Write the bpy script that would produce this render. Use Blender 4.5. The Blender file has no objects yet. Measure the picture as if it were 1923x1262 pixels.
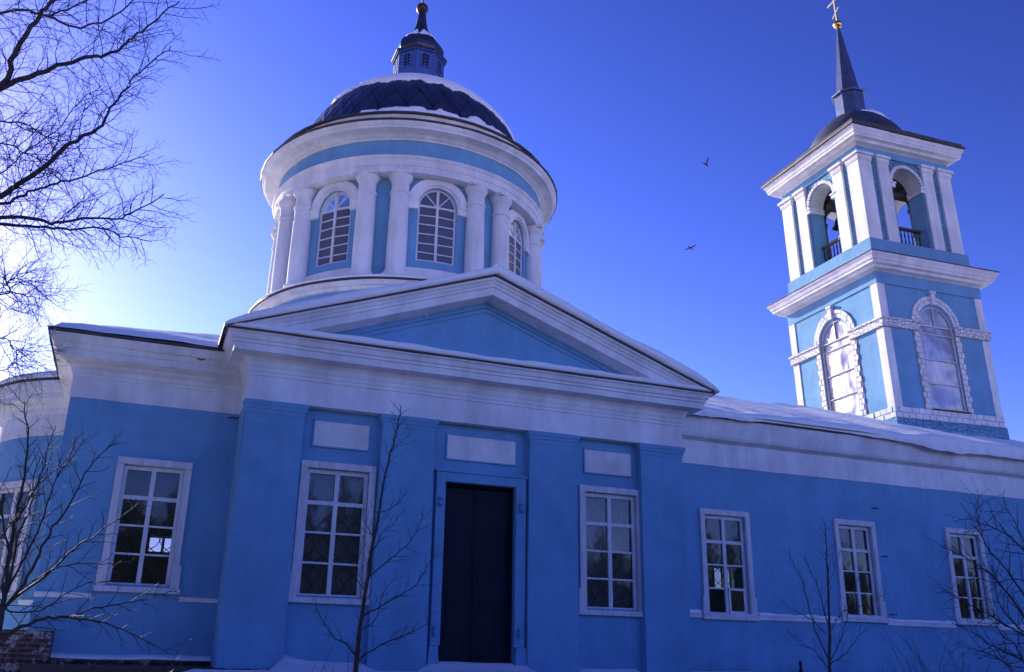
import bpy, math, random
from mathutils import Vector, Matrix
import mathutils.noise as mn

sc = bpy.context.scene
R = math.radians
PI = math.pi

# ------------------------------------------------------------------ camera, sky, sun
F_PX, PITCH, ROLL, YAW = 1750.924, 0.345764909, 0.0164907204, 0.373965572
fw = Vector((math.sin(YAW) * math.cos(PITCH), math.cos(YAW) * math.cos(PITCH), math.sin(PITCH)))
rt = Vector((math.cos(YAW), -math.sin(YAW), 0)); up = rt.cross(fw)
r2 = rt * math.cos(ROLL) + up * math.sin(ROLL); u2 = -rt * math.sin(ROLL) + up * math.cos(ROLL)
cd = bpy.data.cameras.new('camera'); cam = bpy.data.objects.new('camera', cd)
sc.collection.objects.link(cam)
cam.matrix_world = Matrix(((r2.x, u2.x, -fw.x, 0), (r2.y, u2.y, -fw.y, 0), (r2.z, u2.z, -fw.z, 0), (0, 0, 0, 1)))
cd.sensor_width = 36; cd.lens = 36 * F_PX / 1923; cd.clip_start = .1; cd.clip_end = 3000
sc.camera = cam

SUN_AZ, SUN_EL = -21.0, 22.0            # azimuth from +y towards +x, elevation
SKY_GAMMA, SKY_TINT = 2.0, (.335, .243, .42)   # contrast and colour response of the camera for this deep winter sky
w = bpy.data.worlds.new('World'); sc.world = w; w.use_nodes = True
nt = w.node_tree; nt.nodes.clear()
sky = nt.nodes.new('ShaderNodeTexSky'); sky.sky_type = 'NISHITA'; sky.sun_disc = False
sky.sun_elevation = R(SUN_EL); sky.sun_rotation = R(SUN_AZ)
sky.altitude = 200; sky.air_density = 1.0; sky.dust_density = 0.24; sky.ozone_density = 2.0
bg = nt.nodes.new('ShaderNodeBackground'); bg.inputs['Strength'].default_value = .07
wo = nt.nodes.new('ShaderNodeOutputWorld')
gm = nt.nodes.new('ShaderNodeGamma'); gm.inputs[1].default_value = SKY_GAMMA
tn = nt.nodes.new('ShaderNodeMix'); tn.data_type = 'RGBA'; tn.blend_type = 'MULTIPLY'; tn.inputs[0].default_value = 1; tn.inputs[7].default_value = (*SKY_TINT, 1)
nt.links.new(sky.outputs[0], gm.inputs[0]); nt.links.new(gm.outputs[0], tn.inputs[6]); nt.links.new(tn.outputs[2], bg.inputs[0]); nt.links.new(bg.outputs[0], wo.inputs[0])
sd = bpy.data.lights.new('sun', 'SUN'); sd.energy = 4.3; sd.angle = R(.55); sd.color = (1.0, .95, .88)
so = bpy.data.objects.new('sun', sd); sc.collection.objects.link(so)
sv = Vector((math.sin(R(SUN_AZ)) * math.cos(R(SUN_EL)), math.cos(R(SUN_AZ)) * math.cos(R(SUN_EL)), math.sin(R(SUN_EL))))
so.rotation_euler = sv.to_track_quat('Z', 'Y').to_euler()
so.location = (-20, 40, 40)
vs = sc.view_settings
vs.view_transform = 'Standard'; vs.look = 'None'; vs.gamma = 1; vs.use_curve_mapping = False
vs.exposure = 1.0
sc.cycles.max_bounces = 6; sc.cycles.transparent_max_bounces = 12
sc.cycles.use_denoising = True

# ------------------------------------------------------------------ helpers
COL = sc.collection
WL = {}                                 # world position of each parent

class MB:
    def __init__(s): s.v = []; s.f = []
    def vert(s, p): s.v.append(tuple(p)); return len(s.v) - 1
    def face(s, *pts): n = len(s.v); s.v += [tuple(p) for p in pts]; s.f.append(tuple(range(n, n + len(pts))))
    def box(s, x0, x1, y0, y1, z0, z1):
        n = len(s.v)
        s.v += [(x, y, z) for z in (z0, z1) for y in (y0, y1) for x in (x0, x1)]
        for q in ((0, 2, 3, 1), (4, 5, 7, 6), (0, 1, 5, 4), (2, 6, 7, 3), (0, 4, 6, 2), (1, 3, 7, 5)):
            s.f.append(tuple(n + i for i in q))
        return s
    def taper(s, x0, x1, y0, y1, z0, z1, dx, dy=0):
        n = len(s.v); s.box(x0, x1, y0, y1, z0, z1)
        cx = (x0 + x1) / 2
        for i in range(n + 4, n + 8):
            x, y, z = s.v[i]; s.v[i] = (x + (dx if x < cx else -dx), y + dy, z)
        return s
    def grid(s, rows, closed=False):
        n = len(s.v); m = len(rows[0])
        for r in rows: s.v += [tuple(p) for p in r]
        for i in range(len(rows) - 1):
            for j in range(m if closed else m - 1):
                k = (j + 1) % m
                s.f.append((n + i * m + j, n + i * m + k, n + (i + 1) * m + k, n + (i + 1) * m + j))
        return s
    def lathe(s, prof, seg=32, c=(0, 0), a0=0, a1=2 * PI, phase=0):
        full = abs(a1 - a0 - 2 * PI) < 1e-6
        m = seg if full else seg + 1
        rows = []
        for r, z in prof:
            rows.append([(c[0] + r * math.sin(a0 + (a1 - a0) * j / seg + phase), c[1] - r * math.cos(a0 + (a1 - a0) * j / seg + phase), z) for j in range(m)])
        return s.grid(rows, closed=full)
    def tube(s, pts, rad, seg=4):
        m = len(pts)
        if m < 2: return s
        n = len(s.v); T0 = None
        for i in range(m):
            a = pts[max(0, i - 1)]; b = pts[min(m - 1, i + 1)]
            t = (b - a)
            if t.length < 1e-9: t = Vector((0, 0, 1))
            t.normalize()
            h = Vector((0, 0, 1)) if abs(t.z) < .9 else Vector((1, 0, 0))
            u = t.cross(h).normalized() if T0 is None else (T0 - t * T0.dot(t)).normalized()
            T0 = u; v = t.cross(u)
            r = rad[i] if isinstance(rad, (list, tuple)) else rad
            for k in range(seg):
                a_ = 2 * PI * k / seg
                p = pts[i] + (u * math.cos(a_) + v * math.sin(a_)) * r
                s.v.append((p.x, p.y, p.z))
        for i in range(m - 1):
            for k in range(seg):
                l = (k + 1) % seg
                s.f.append((n + i * seg + k, n + i * seg + l, n + (i + 1) * seg + l, n + (i + 1) * seg + k))
        s.f.append(tuple(n + k for k in reversed(range(seg)))); s.f.append(tuple(n + (m - 1) * seg + k for k in range(seg)))
        return s
    def mesh(s, name, mat, smooth=0):
        me = bpy.data.meshes.new(name); me.from_pydata(s.v, [], s.f); me.materials.append(mat)
        if smooth:
            me.shade_smooth()
            if smooth < 170: me.set_sharp_from_angle(angle=R(smooth))
        return me

def props(o, label=None, cat=None, group=None, kind=None):
    if label: o['label'] = label
    if cat: o['category'] = cat
    if group: o['group'] = group
    if kind: o['kind'] = kind
    return o

def obj(name, m, mat=None, parent=None, loc=(0, 0, 0), rz=0, smooth=0, bevel=0, **kw):
    """link one object; loc is in the parent's root frame (world when the root is not tilted)"""
    me = m if isinstance(m, bpy.types.Mesh) else m.mesh(name, mat, smooth)
    o = bpy.data.objects.new(name, me); COL.objects.link(o)
    L = Vector(loc)
    if parent is not None:
        o.parent = parent; o.location = L - WL.get(parent.name, Vector())
    else: o.location = L
    o.rotation_euler = (0, 0, rz)
    WL[o.name] = L
    if bevel:
        b = o.modifiers.new('bevel', 'BEVEL'); b.width = bevel; b.segments = 2; b.limit_method = 'ANGLE'; b.angle_limit = R(50)
    return props(o, **kw)

def sub(name, m, mat, parent, smooth=0, **kw):
    """child in the parent's own local frame"""
    me = m if isinstance(m, bpy.types.Mesh) else m.mesh(name, mat, smooth)
    o = bpy.data.objects.new(name, me); COL.objects.link(o); o.parent = parent
    return props(o, **kw)

def empty(name, loc, rot=(0, 0, 0), **kw):
    o = bpy.data.objects.new(name, None); COL.objects.link(o); o.location = loc; o.rotation_euler = rot
    o.empty_display_size = .2
    WL[o.name] = Vector(loc)
    return props(o, **kw)

def N(x, y=0., z=0., s=1.): return mn.noise(Vector((x * s + 13.7, y * s + 5.1, z * s + 9.3)))

# ------------------------------------------------------------------ materials
def nodes(name):
    m = bpy.data.materials.new(name); m.use_nodes = True; t = m.node_tree
    return m, t, t.nodes['Principled BSDF'], t.nodes.new('ShaderNodeTexCoord')

def set_(b, k, v):
    if k in b.inputs: b.inputs[k].default_value = v

def noise(t, tc, scale, detail=5, rough=.6, stretch=None, out='Object'):
    n = t.nodes.new('ShaderNodeTexNoise'); n.inputs['Scale'].default_value = scale; n.inputs['Detail'].default_value = detail
    n.inputs['Roughness'].default_value = rough
    if stretch:
        mp = t.nodes.new('ShaderNodeMapping'); mp.inputs['Scale'].default_value = stretch
        t.links.new(tc.outputs[out], mp.inputs['Vector']); t.links.new(mp.outputs[0], n.inputs['Vector'])
    else: t.links.new(tc.outputs[out], n.inputs['Vector'])
    return n

def ramp(t, src, p0, c0, p1, c1):
    r = t.nodes.new('ShaderNodeValToRGB'); e = r.color_ramp.elements
    e[0].position = p0; e[0].color = (*c0, 1); e[1].position = p1; e[1].color = (*c1, 1)
    t.links.new(src, r.inputs[0]); return r

def mul(t, a, b, fac=1.0, mode='MULTIPLY'):
    m = t.nodes.new('ShaderNodeMix'); m.data_type = 'RGBA'; m.blend_type = mode
    m.inputs[0].default_value = fac
    t.links.new(a, m.inputs[6]); t.links.new(b, m.inputs[7]); return m.outputs[2]

def mixf(t, fac, a, b):
    m = t.nodes.new('ShaderNodeMix'); m.data_type = 'RGBA'
    t.links.new(fac, m.inputs[0]); t.links.new(a, m.inputs[6])
    if isinstance(b, tuple): m.inputs[7].default_value = (*b, 1)
    else: t.links.new(b, m.inputs[7])
    return m.outputs[2]

def bump(t, b, h, strength=.3, dist=.02, prev=None):
    n = t.nodes.new('ShaderNodeBump'); n.inputs['Strength'].default_value = strength; n.inputs['Distance'].default_value = dist
    t.links.new(h, n.inputs['Height'])
    if prev is not None: t.links.new(prev, n.inputs['Normal'])
    t.links.new(n.outputs[0], b.inputs['Normal']); return n.outputs[0]

def stucco(name, col, dirt=(.55, .5, .46), dirt_amt=.25, rough_bump=.35, crackle=False):
    m, t, b, tc = nodes(name)
    n1 = noise(t, tc, 1.1, 6, .62); n2 = noise(t, tc, 2.2, 5, .65, (1.0, 1.0, .18)); n3 = noise(t, tc, 38, 4, .6)
    base = ramp(t, n1.outputs[0], .3, tuple(c * .88 for c in col), .72, tuple(min(1, c * 1.08) for c in col))
    r2 = ramp(t, n2.outputs[0], .38, (1 - dirt_amt * .36,) * 3, .62, (1, 1, 1))
    c = mul(t, base.outputs[0], r2.outputs[0])
    n6 = noise(t, tc, .7, 3, .5); n7 = noise(t, tc, 2.6, 9, .8)
    fade = ramp(t, n7.outputs[0], .52, (0, 0, 0), .66, (.18, .18, .18)); c = mixf(t, fade.outputs[0], c, tuple(min(1, q * 1.25 + .06) for q in col))
    dk = ramp(t, n6.outputs[0], .5, (1, 1, 1),   .72, (.90, .91, .92)); c = mul(t, c, dk.outputs[0])
    n5 = noise(t, tc, 6.5, 8, .75); sp = ramp(t, n5.outputs[0], .66, (0, 0, 0), .74, (dirt_amt,) * 3)
    c = mixf(t, sp.outputs[0], c, tuple(dirt[i] * col[i] for i in range(3)))
    t.links.new(c, b.inputs['Base Color']); set_(b, 'Roughness', .88); set_(b, 'Specular IOR Level', .25)
    p = bump(t, b, n3.outputs[0], rough_bump, .012)
    n4 = noise(t, tc, 5, 5, .6); p = bump(t, b, n4.outputs[0], rough_bump, .035, p)
    if crackle:
        v = t.nodes.new('ShaderNodeTexVoronoi'); v.feature = 'DISTANCE_TO_EDGE'; v.inputs['Scale'].default_value = 9
        nn = noise(t, tc, 4, 3); mx = t.nodes.new('ShaderNodeMix'); mx.data_type = 'RGBA'; mx.inputs[0].default_value = .12
        t.links.new(tc.outputs['Object'], mx.inputs[6]); t.links.new(nn.outputs[1], mx.inputs[7]); t.links.new(mx.outputs[2], v.inputs['Vector'])
        rr = ramp(t, v.outputs[0], .0, (0, 0, 0), .09, (1, 1, 1)); bump(t, b, rr.outputs[0], 1.0, .05, p)
    return m

BLUE = (.168, .362, .555)
M = {}
M['blue'] = stucco('blue_stucco', BLUE)
M['blue_rough'] = stucco('blue_crackled_plaster', (.17, .37, .54), crackle=True)
M['white'] = stucco('white_limewash', (.82, .81, .82), dirt=(.5, .45, .40), dirt_amt=.5)
M['white_old'] = stucco('weathered_limewash', (.80, .78, .76), dirt=(.42, .36, .3), dirt_amt=.6)
M['white_rough'] = stucco('white_crackled_plaster', (.82, .82, .83), dirt_amt=.3, crackle=True)
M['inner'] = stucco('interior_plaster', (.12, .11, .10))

def simple(name, col, rough=.6, metal=0, spec=.4, var=.15, scale=8, bmp=.1, stretch=None):
    m, t, b, tc = nodes(name)
    n = noise(t, tc, scale, 5, .65, stretch)
    r = ramp(t, n.outputs[0], .3, tuple(c * (1 - var) for c in col), .7, tuple(min(1, c * (1 + var)) for c in col))
    t.links.new(r.outputs[0], b.inputs['Base Color']); set_(b, 'Roughness', rough); set_(b, 'Metallic', metal); set_(b, 'Specular IOR Level', spec)
    if bmp: bump(t, b, n.outputs[0], bmp, .02)
    return m
M['sash'] = simple('painted_window_wood', (.66, .65, .66), .6, var=.18, scale=14, stretch=(1, 1, .15), bmp=.25)
M['casing'] = simple('weathered_white_wood', (.62, .60, .61), .75, var=.22, scale=9, stretch=(1, 1, .2), bmp=.3)
M['metal_edge'] = simple('dark_rusty_eaves_metal', (.045, .042, .045), .6, 0, .4, .5, 5)
M['roofmetal'] = simple('dark_roof_sheet', (.06, .07, .10), .45, .3, .5, .3, 3)
M['dome'] = simple('navy_dome_sheet', (.028, .036, .085), .42, .2, .5, .35, 2.5, .15)
M['lantern'] = simple('blue_lantern_paint', (.06, .11, .34), .5, 0, .4, .15, 6)
M['cap'] = simple('dark_cap_sheet', (.03, .035, .075), .35, .3, .5, .3, 5)
M['spire'] = simple('grey_blue_spire_sheet', (.10, .12, .20), .35, .5, .5, .25, 4, .12)
M['gold'] = simple('gilded_metal', (.75, .47, .12), .3, 1, .5, .1, 5, 0)
M['brass'] = simple('dull_gilded_cross', (.22, .18, .11), .5, .4, .5, .2, 5, 0)
M['iron'] = simple('black_iron', (.02, .02, .022), .55, .5, .4, .3, 20)
M['doorleaf'] = simple('dark_navy_door_paint', (.007, .007, .018), .6, 0, .2, .3, 5, .12, (1, 1, .3))
M['wood'] = simple('dark_weathered_wood', (.085, .065, .05), .85, 0, .2, .4, 12, .4, (1, 6, 6))
M['rail'] = simple('ochre_rail_wood', (.17, .13, .05), .7, 0, .2, .35, 12, .2)
M['bell'] = simple('bronze_bell', (.07, .06, .045), .5, .8, .5, .3, 9, .1)
M['bark'] = simple('dark_bark', (.05, .042, .04), .75, 0, .35, .4, 30, .5)
M['twig'] = simple('reddish_twig', (.07, .05, .045), .5, 0, .5, .3, 40, 0)
M['feather'] = simple('black_feathers', (.015, .015, .018), .7, 0, .3, .2, 20, 0)
M['stone'] = simple('mortar', (.30, .28, .27), .9, 0, .2, .3, 8, .4)

def snow_mat():
    m, t, b, tc = nodes('snow')
    n1 = noise(t, tc, 1.3, 5, .6); n2 = noise(t, tc, 14, 6, .7); n3 = noise(t, tc, 90, 3, .6)
    r = ramp(t, n1.outputs[0], .3, (.86, .87, .89), .7, (.93, .93, .94))
    t.links.new(r.outputs[0], b.inputs['Base Color']); set_(b, 'Roughness', .7); set_(b, 'Specular IOR Level', .3)
    set_(b, 'Subsurface Weight', 0.0)
    p = bump(t, b, n1.outputs[0], .5, .15); p = bump(t, b, n2.outputs[0], .6, .04, p); bump(t, b, n3.outputs[0], .4, .008, p)
    return m
M['snow'] = snow_mat()

def groundmat():
    m, t, b, tc = nodes('low_bounce_ground')  # unseen ground made dark and patchy to hold down snow light on the facade
    n1 = noise(t, tc, .45, 7, .65); n2 = noise(t, tc, 3.5, 7, .75); n3 = noise(t, tc, 30, 4, .7)
    earth = ramp(t, n2.outputs[0], .3, (.035, .028, .022), .7, (.085, .07, .05))
    sn = ramp(t, n3.outputs[0], .3, (.84, .85, .87), .7, (.92, .92, .93))
    sx = t.nodes.new('ShaderNodeSeparateXYZ'); t.links.new(tc.outputs['Object'], sx.inputs[0])
    near = t.nodes.new('ShaderNodeMapRange'); near.inputs[1].default_value = 15.8; near.inputs[2].default_value = 17.2; near.inputs[3].default_value = 0; near.inputs[4].default_value = .55
    t.links.new(sx.outputs[1], near.inputs[0])
    lf = t.nodes.new('ShaderNodeMapRange'); lf.inputs[1].default_value = -7; lf.inputs[2].default_value = -3.5; t.links.new(sx.outputs[0], lf.inputs[0])  # snow cut back on the left so less light bounces onto the apse
    nm = t.nodes.new('ShaderNodeMath'); nm.operation = 'MULTIPLY'; t.links.new(near.outputs[0], nm.inputs[0]); t.links.new(lf.outputs[0], nm.inputs[1])
    far = t.nodes.new('ShaderNodeMapRange'); far.inputs[1].default_value = 19.0; far.inputs[2].default_value = 26; far.inputs[3].default_value = 0; far.inputs[4].default_value = .2
    ad = t.nodes.new('ShaderNodeMath'); ad.operation = 'ADD'; t.links.new(nm.outputs[0], ad.inputs[0]); t.links.new(n1.outputs[0], ad.inputs[1])
    a2 = t.nodes.new('ShaderNodeMath'); a2.operation = 'MULTIPLY_ADD'; t.links.new(n2.outputs[0], a2.inputs[0]); a2.inputs[1].default_value = .25; t.links.new(ad.outputs[0], a2.inputs[2])
    msk = ramp(t, a2.outputs[0], .665, (0, 0, 0), .715, (1, 1, 1))
    mm = t.nodes.new('ShaderNodeMix'); mm.data_type = 'RGBA'; t.links.new(msk.outputs[0], mm.inputs[0]); t.links.new(earth.outputs[0], mm.inputs[6]); t.links.new(sn.outputs[0], mm.inputs[7])
    t.links.new(mm.outputs[2], b.inputs['Base Color']); set_(b, 'Roughness', .9); set_(b, 'Specular IOR Level', .2)
    p = bump(t, b, n2.outputs[0], .6, .05); bump(t, b, msk.outputs[0], .6, .06, p)
    return m
M['ground'] = groundmat()

def brickmat():
    m, t, b, tc = nodes('old_brick')
    mp = t.nodes.new('ShaderNodeMapping'); mp.inputs['Rotation'].default_value = (R(90), 0, 0)
    t.links.new(tc.outputs['Object'], mp.inputs['Vector'])
    br = t.nodes.new('ShaderNodeTexBrick'); br.inputs['Scale'].default_value = 1
    br.inputs['Color1'].default_value = (.11, .045, .036, 1); br.inputs['Color2'].default_value = (.06, .032, .03, 1); br.inputs['Mortar'].default_value = (.16, .14, .13, 1)
    br.inputs['Mortar Size'].default_value = .012; br.inputs['Brick Width'].default_value = .27; br.inputs['Row Height'].default_value = .085
    t.links.new(mp.outputs[0], br.inputs['Vector'])
    n = noise(t, tc, 4, 8, .75); r = ramp(t, n.outputs[0], .45, (.5, .45, .45), .65, (1.1, 1.05, 1.05))
    c = mul(t, br.outputs[0], r.outputs[0])
    n2 = noise(t, tc, 3.1, 8, .8); r2_ = ramp(t, n2.outputs[0], .52, (0, 0, 0), .60, (.85, .85, .85))
    c = mixf(t, r2_.outputs[0], c, (.38, .36, .37))
    t.links.new(c, b.inputs['Base Color']); set_(b, 'Roughness', .95)
    p = bump(t, b, br.outputs[1], -.8, .02); bump(t, b, n.outputs[0], .6, .03, p)
    return m
M['brick'] = brickmat()

def glassmat(name, tint, refl_rough=.05, dusty=.12, dustcol=(.35, .35, .38), lo=.5, hi=1.6):
    m = bpy.data.materials.new(name); m.use_nodes = True; t = m.node_tree; t.nodes.clear()
    o = t.nodes.new('ShaderNodeOutputMaterial'); tr = t.nodes.new('ShaderNodeBsdfTransparent'); tr.inputs[0].default_value = (*tint, 1)
    gl = t.nodes.new('ShaderNodeBsdfGlossy'); gl.inputs['Roughness'].default_value = refl_rough; gl.inputs[0].default_value = (.9, .9, .9, 1)
    df = t.nodes.new('ShaderNodeBsdfDiffuse'); df.inputs[0].default_value = (*dustcol, 1)
    fr = t.nodes.new('ShaderNodeFresnel'); fr.inputs[0].default_value = 1.5
    tc = t.nodes.new('ShaderNodeTexCoord'); n = noise(t, tc, 3.5, 5, .7, (1, 1, .35)); bu = t.nodes.new('ShaderNodeBump'); bu.inputs['Strength'].default_value = .12; bu.inputs['Distance'].default_value = .02
    n_ = noise(t, tc, 2.0, 2, .5); t.links.new(n_.outputs[0], bu.inputs['Height']); t.links.new(bu.outputs[0], gl.inputs['Normal']); t.links.new(bu.outputs[0], fr.inputs['Normal'])
    mr = t.nodes.new('ShaderNodeMapRange'); mr.inputs[1].default_value = .35; mr.inputs[2].default_value = .7; mr.inputs[3].default_value = dusty * lo; mr.inputs[4].default_value = dusty * hi
    t.links.new(n.outputs[0], mr.inputs[0])
    m1 = t.nodes.new('ShaderNodeMixShader'); m2 = t.nodes.new('ShaderNodeMixShader')
    t.links.new(mr.outputs[0], m1.inputs[0]); t.links.new(tr.outputs[0], m1.inputs[1]); t.links.new(df.outputs[0], m1.inputs[2])
    t.links.new(fr.outputs[0], m2.inputs[0]); t.links.new(m1.outputs[0], m2.inputs[1]); t.links.new(gl.outputs[0], m2.inputs[2])
    t.links.new(m2.outputs[0], o.inputs[0]); return m
M['glass'] = glassmat('window_glass', (.55, .57, .6), .05, .05, (.3, .3, .33))
M['glass_drum'] = glassmat('dusty_drum_glass', (.40, .42, .47), .15, .78, (.14, .14, .17), .9, 1.1)

def filmmat():
    m, t, b, tc = nodes('translucent_plastic_film')
    n2 = noise(t, tc, .9, 2, .4, (1, 1, .8)); n3 = noise(t, tc, 7, 4, .6, (2.5, 2.5, .12))
    r = ramp(t, n3.outputs[0], .35, (.22, .21, .25), .65, (.36, .34, .38)); t.links.new(r.outputs[0], b.inputs['Base Color'])
    set_(b, 'Roughness', .40); set_(b, 'Specular IOR Level', 1.0); set_(b, 'IOR', 1.8); set_(b, 'Metallic', .3); set_(b, 'Alpha', .94)
    p = bump(t, b, n2.outputs[0], .7, .5); bump(t, b, n3.outputs[0], .25, .02, p)
    return m
M['film'] = filmmat()

# ------------------------------------------------------------------ wall with real openings
def wall(u0, u1, v0, v1, ops, thick, mp, du=None, back=True, ends=True):
    """ops: dicts c,hw,b,spring,arch ; mp(u,v,w)->point, w = depth from the outer face"""
    mb = MB(); us = {u0, u1}
    if du:
        k = int(math.ceil((u1 - u0) / du)); us |= {u0 + (u1 - u0) * i / k for i in range(k + 1)}
    for o in ops:
        us |= {o['c'] - o['hw'], o['c'] + o['hw']}
        if o.get('arch'):
            for i in range(1, 16): us.add(o['c'] - o['hw'] * math.cos(PI * i / 16))
    us = sorted(us); U = [us[0]]
    for u in us[1:]:
        if u - U[-1] > 1e-4: U.append(u)
    def top(o, u):
        if not o.get('arch'): return o['spring']
        d = max(0, o['hw'] ** 2 - (u - o['c']) ** 2); return o['spring'] + math.sqrt(d) * o.get('sq', 1)
    def rect(a, b, va, vb, va2=None, vb2=None):
        va2 = va if va2 is None else va2; vb2 = vb if vb2 is None else vb2
        mb.face(mp(a, va, 0), mp(b, va2, 0), mp(b, vb2, 0), mp(a, vb, 0))
        if back: mb.face(mp(b, va2, thick), mp(a, va, thick), mp(a, vb, thick), mp(b, vb2, thick))
    for a, b in zip(U, U[1:]):
        m = (a + b) / 2; o = next((o for o in ops if abs(m - o['c']) < o['hw']), None)
        if not o: rect(a, b, v0, v1); continue
        rect(a, b, v0, o['b']); ta, tb = top(o, a), top(o, b); rect(a, b, ta, v1, tb, v1)
        mb.face(mp(a, o['b'], 0), mp(a, o['b'], thick), mp(b, o['b'], thick), mp(b, o['b'], 0))
        mb.face(mp(a, ta, thick), mp(a, ta, 0), mp(b, tb, 0), mp(b, tb, thick))
    for o in ops:
        for s in (-1, 1):
            u = o['c'] + s * o['hw']
            mb.face(mp(u, o['b'], 0), mp(u, o['b'], thick), mp(u, o['spring'], thick), mp(u, o['spring'], 0))
    for u in (u0, u1) if ends else (): mb.face(mp(u, v0, 0), mp(u, v0, thick), mp(u, v1, thick), mp(u, v1, 0))
    mb.face(mp(u0, v1, 0), mp(u1, v1, 0), mp(u1, v1, thick), mp(u0, v1, thick)) if not du else None
    return mb

def sweep(path, prof, closed=False, step=.4, wob=.006, seed=0., caps=True):
    """prof: (offset outward, z). path: ccw-from-above so that outward is to the right of travel"""
    n = len(path); P = [Vector(p) for p in path]; segn = []
    m = n if closed else n - 1
    for i in range(m):
        d = (P[(i + 1) % n] - P[i]).normalized(); segn.append(Vector((d.y, -d.x)))
    fr = []
    for i in range(n):
        if closed or 0 < i < n - 1:
            a, b = segn[(i - 1) % m], segn[i % m]
            k = (a + b); k = k / max(.2, k.dot(a)) if k.length > 1e-6 else a
        else: k = segn[0] if i == 0 else segn[-1]
        fr.append((P[i], k))
    rows = []
    for i in range(m):
        A, B = fr[i], fr[(i + 1) % n]; L = (B[0] - A[0]).length; c = max(1, int(L / step)) if step else 1
        for j in range(c):
            t = j / c; rows.append((A[0].lerp(B[0], t), A[1].lerp(B[1], t), 0 < j))
    if not closed: rows.append((fr[-1][0], fr[-1][1], False))
    mb = MB(); R_ = []
    for k, (p, d, w_) in enumerate(rows):
        r = []
        for i, (o, z) in enumerate(prof):
            e = N(p.x, p.y, z * 2 + seed, 1.7) * wob; e2 = N(p.y, p.x, z * 2 - seed, 1.4) * wob
            q = p + d * (o + e); r.append((q.x, q.y, z + e2))
        R_.append(r)
    if closed: R_.append(R_[0])
    mb.grid(R_)
    if caps and not closed:
        mb.face(*R_[0]); mb.face(*reversed(R_[-1]))
    return mb

def snowstrip(stations, prof_fn, name='roof_snow', label=None, cat='snow'):
    """stations: list of (point, outward dir); prof_fn(i, p) -> list of (out, z) relative to the point"""
    mb = MB(); rows = []
    for i, (p, d) in enumerate(stations):
        p = Vector(p); d = Vector((d[0], d[1], 0))
        rows.append([tuple(p + d * o + Vector((0, 0, z))) for o, z in prof_fn(i, p)])
    mb.grid(rows); mb.face(*rows[0]); mb.face(*reversed(rows[-1]))
    return mb

def lerp(a, b, t): return a + (b - a) * t
def stations_line(a, b, step, out):
    a, b = Vector(a), Vector(b); n = max(1, int((b - a).length / step))
    return [(a.lerp(b, i / n), out) for i in range(n + 1)]

# ================================================================== GROUND
def ground_z(x, y):
    if y > 16.8: z = -.05
    else:
        t = max(0, min(1, (16.8 - y) / 9)); t = t * t * (3 - 2 * t); z = -.05 - 1.6 * t
    if x < 1.2: z -= .4 * min(1, (1.2 - x) / 1.0) * max(0, min(1, (y - 12) / 5)) * (1 if y < 40 else 0)
    z += .05 * N(x, y, 0, .6) + .02 * N(x, y, 3, 2.2)
    if 16.5 < y < 19.2:
        near = math.exp(-max(0, 18.15 - y) / .45)
        if 2.7 < x < 4.3: z += near * (.16 + .18 * math.exp(-(x - 2.7) / .35))
        elif 5.4 < x < 7.55: z += near * .22
        elif 8.6 < x < 10.2: z += near * .15
        elif 4.3 <= x <= 5.4 or 7.55 <= x <= 8.6: z += near * .06
        elif x > 11.28: z += math.exp(-max(0, 19.25 - y) / .8) * .16
    return z
mb = MB(); rows = []
xs = [-400, -200, -80, -40, -25, -18, -13] + [-10 + i * .25 for i in range(185)] + [40, 50, 80, 200, 400]
ys = [-300, -100, -40, -20, -10, -5] + [-2 + i * .5 for i in range(36)] + [16 + i * .12 for i in range(31)] + [20, 21, 23, 26, 30, 36, 45, 60, 100, 300, 900]
for y in ys: rows.append([(x, y, ground_z(x, y) if abs(x) < 60 and y < 60 else -.6) for x in xs])
mb.grid(rows)
obj('ground', mb, M['ground'], smooth=180, kind='structure', label='patchy snow around the church, unseen ground darkened to limit bounced light')

# ================================================================== CHURCH BODY
church = empty('church', (6.44, 19.3, -.4), label='long sky blue church with white cornices, gabled portico and snowy roof', cat='church')
YW, ZE = 19.3, 4.87
YB = 30.7
def flat(y): return lambda u, v, w: (u, y + w, v)

WIN = [  # x0,x1,z0,z1,wall y, kind
    (2.77, 4.26, 1.15, 3.82, 18.2), (8.75, 10.27, 1.14, 3.84, 18.2),
    (-.55, .83, 1.28, 3.79, YW), (12.47, 13.88, 1.22, 3.78, YW), (16.45, 17.76, 1.30, 3.81, YW), (20.14, 21.45, 1.34, 3.84, YW), (23.9, 25.25, 1.34, 3.84, YW)]
def opening(x0, x1, z0, z1): return dict(c=(x0 + x1) / 2, hw=(x1 - x0) / 2 - .13, b=z0 + .14, spring=z1 - .13)
body_ops = [opening(*w_[:4]) for w_ in WIN if w_[4] == YW]
obj('wall', wall(-1.57, 1.75, -.6, 5.9, body_ops[:1], .55, flat(YW), ends=False), M['blue'], church, label='blue wall of the left block')
obj('wall', wall(11.1, 27.6, -.6, 5.9, body_ops[1:], .55, flat(YW), ends=False), M['blue'], church, label='long blue wall of the right wing')
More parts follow.
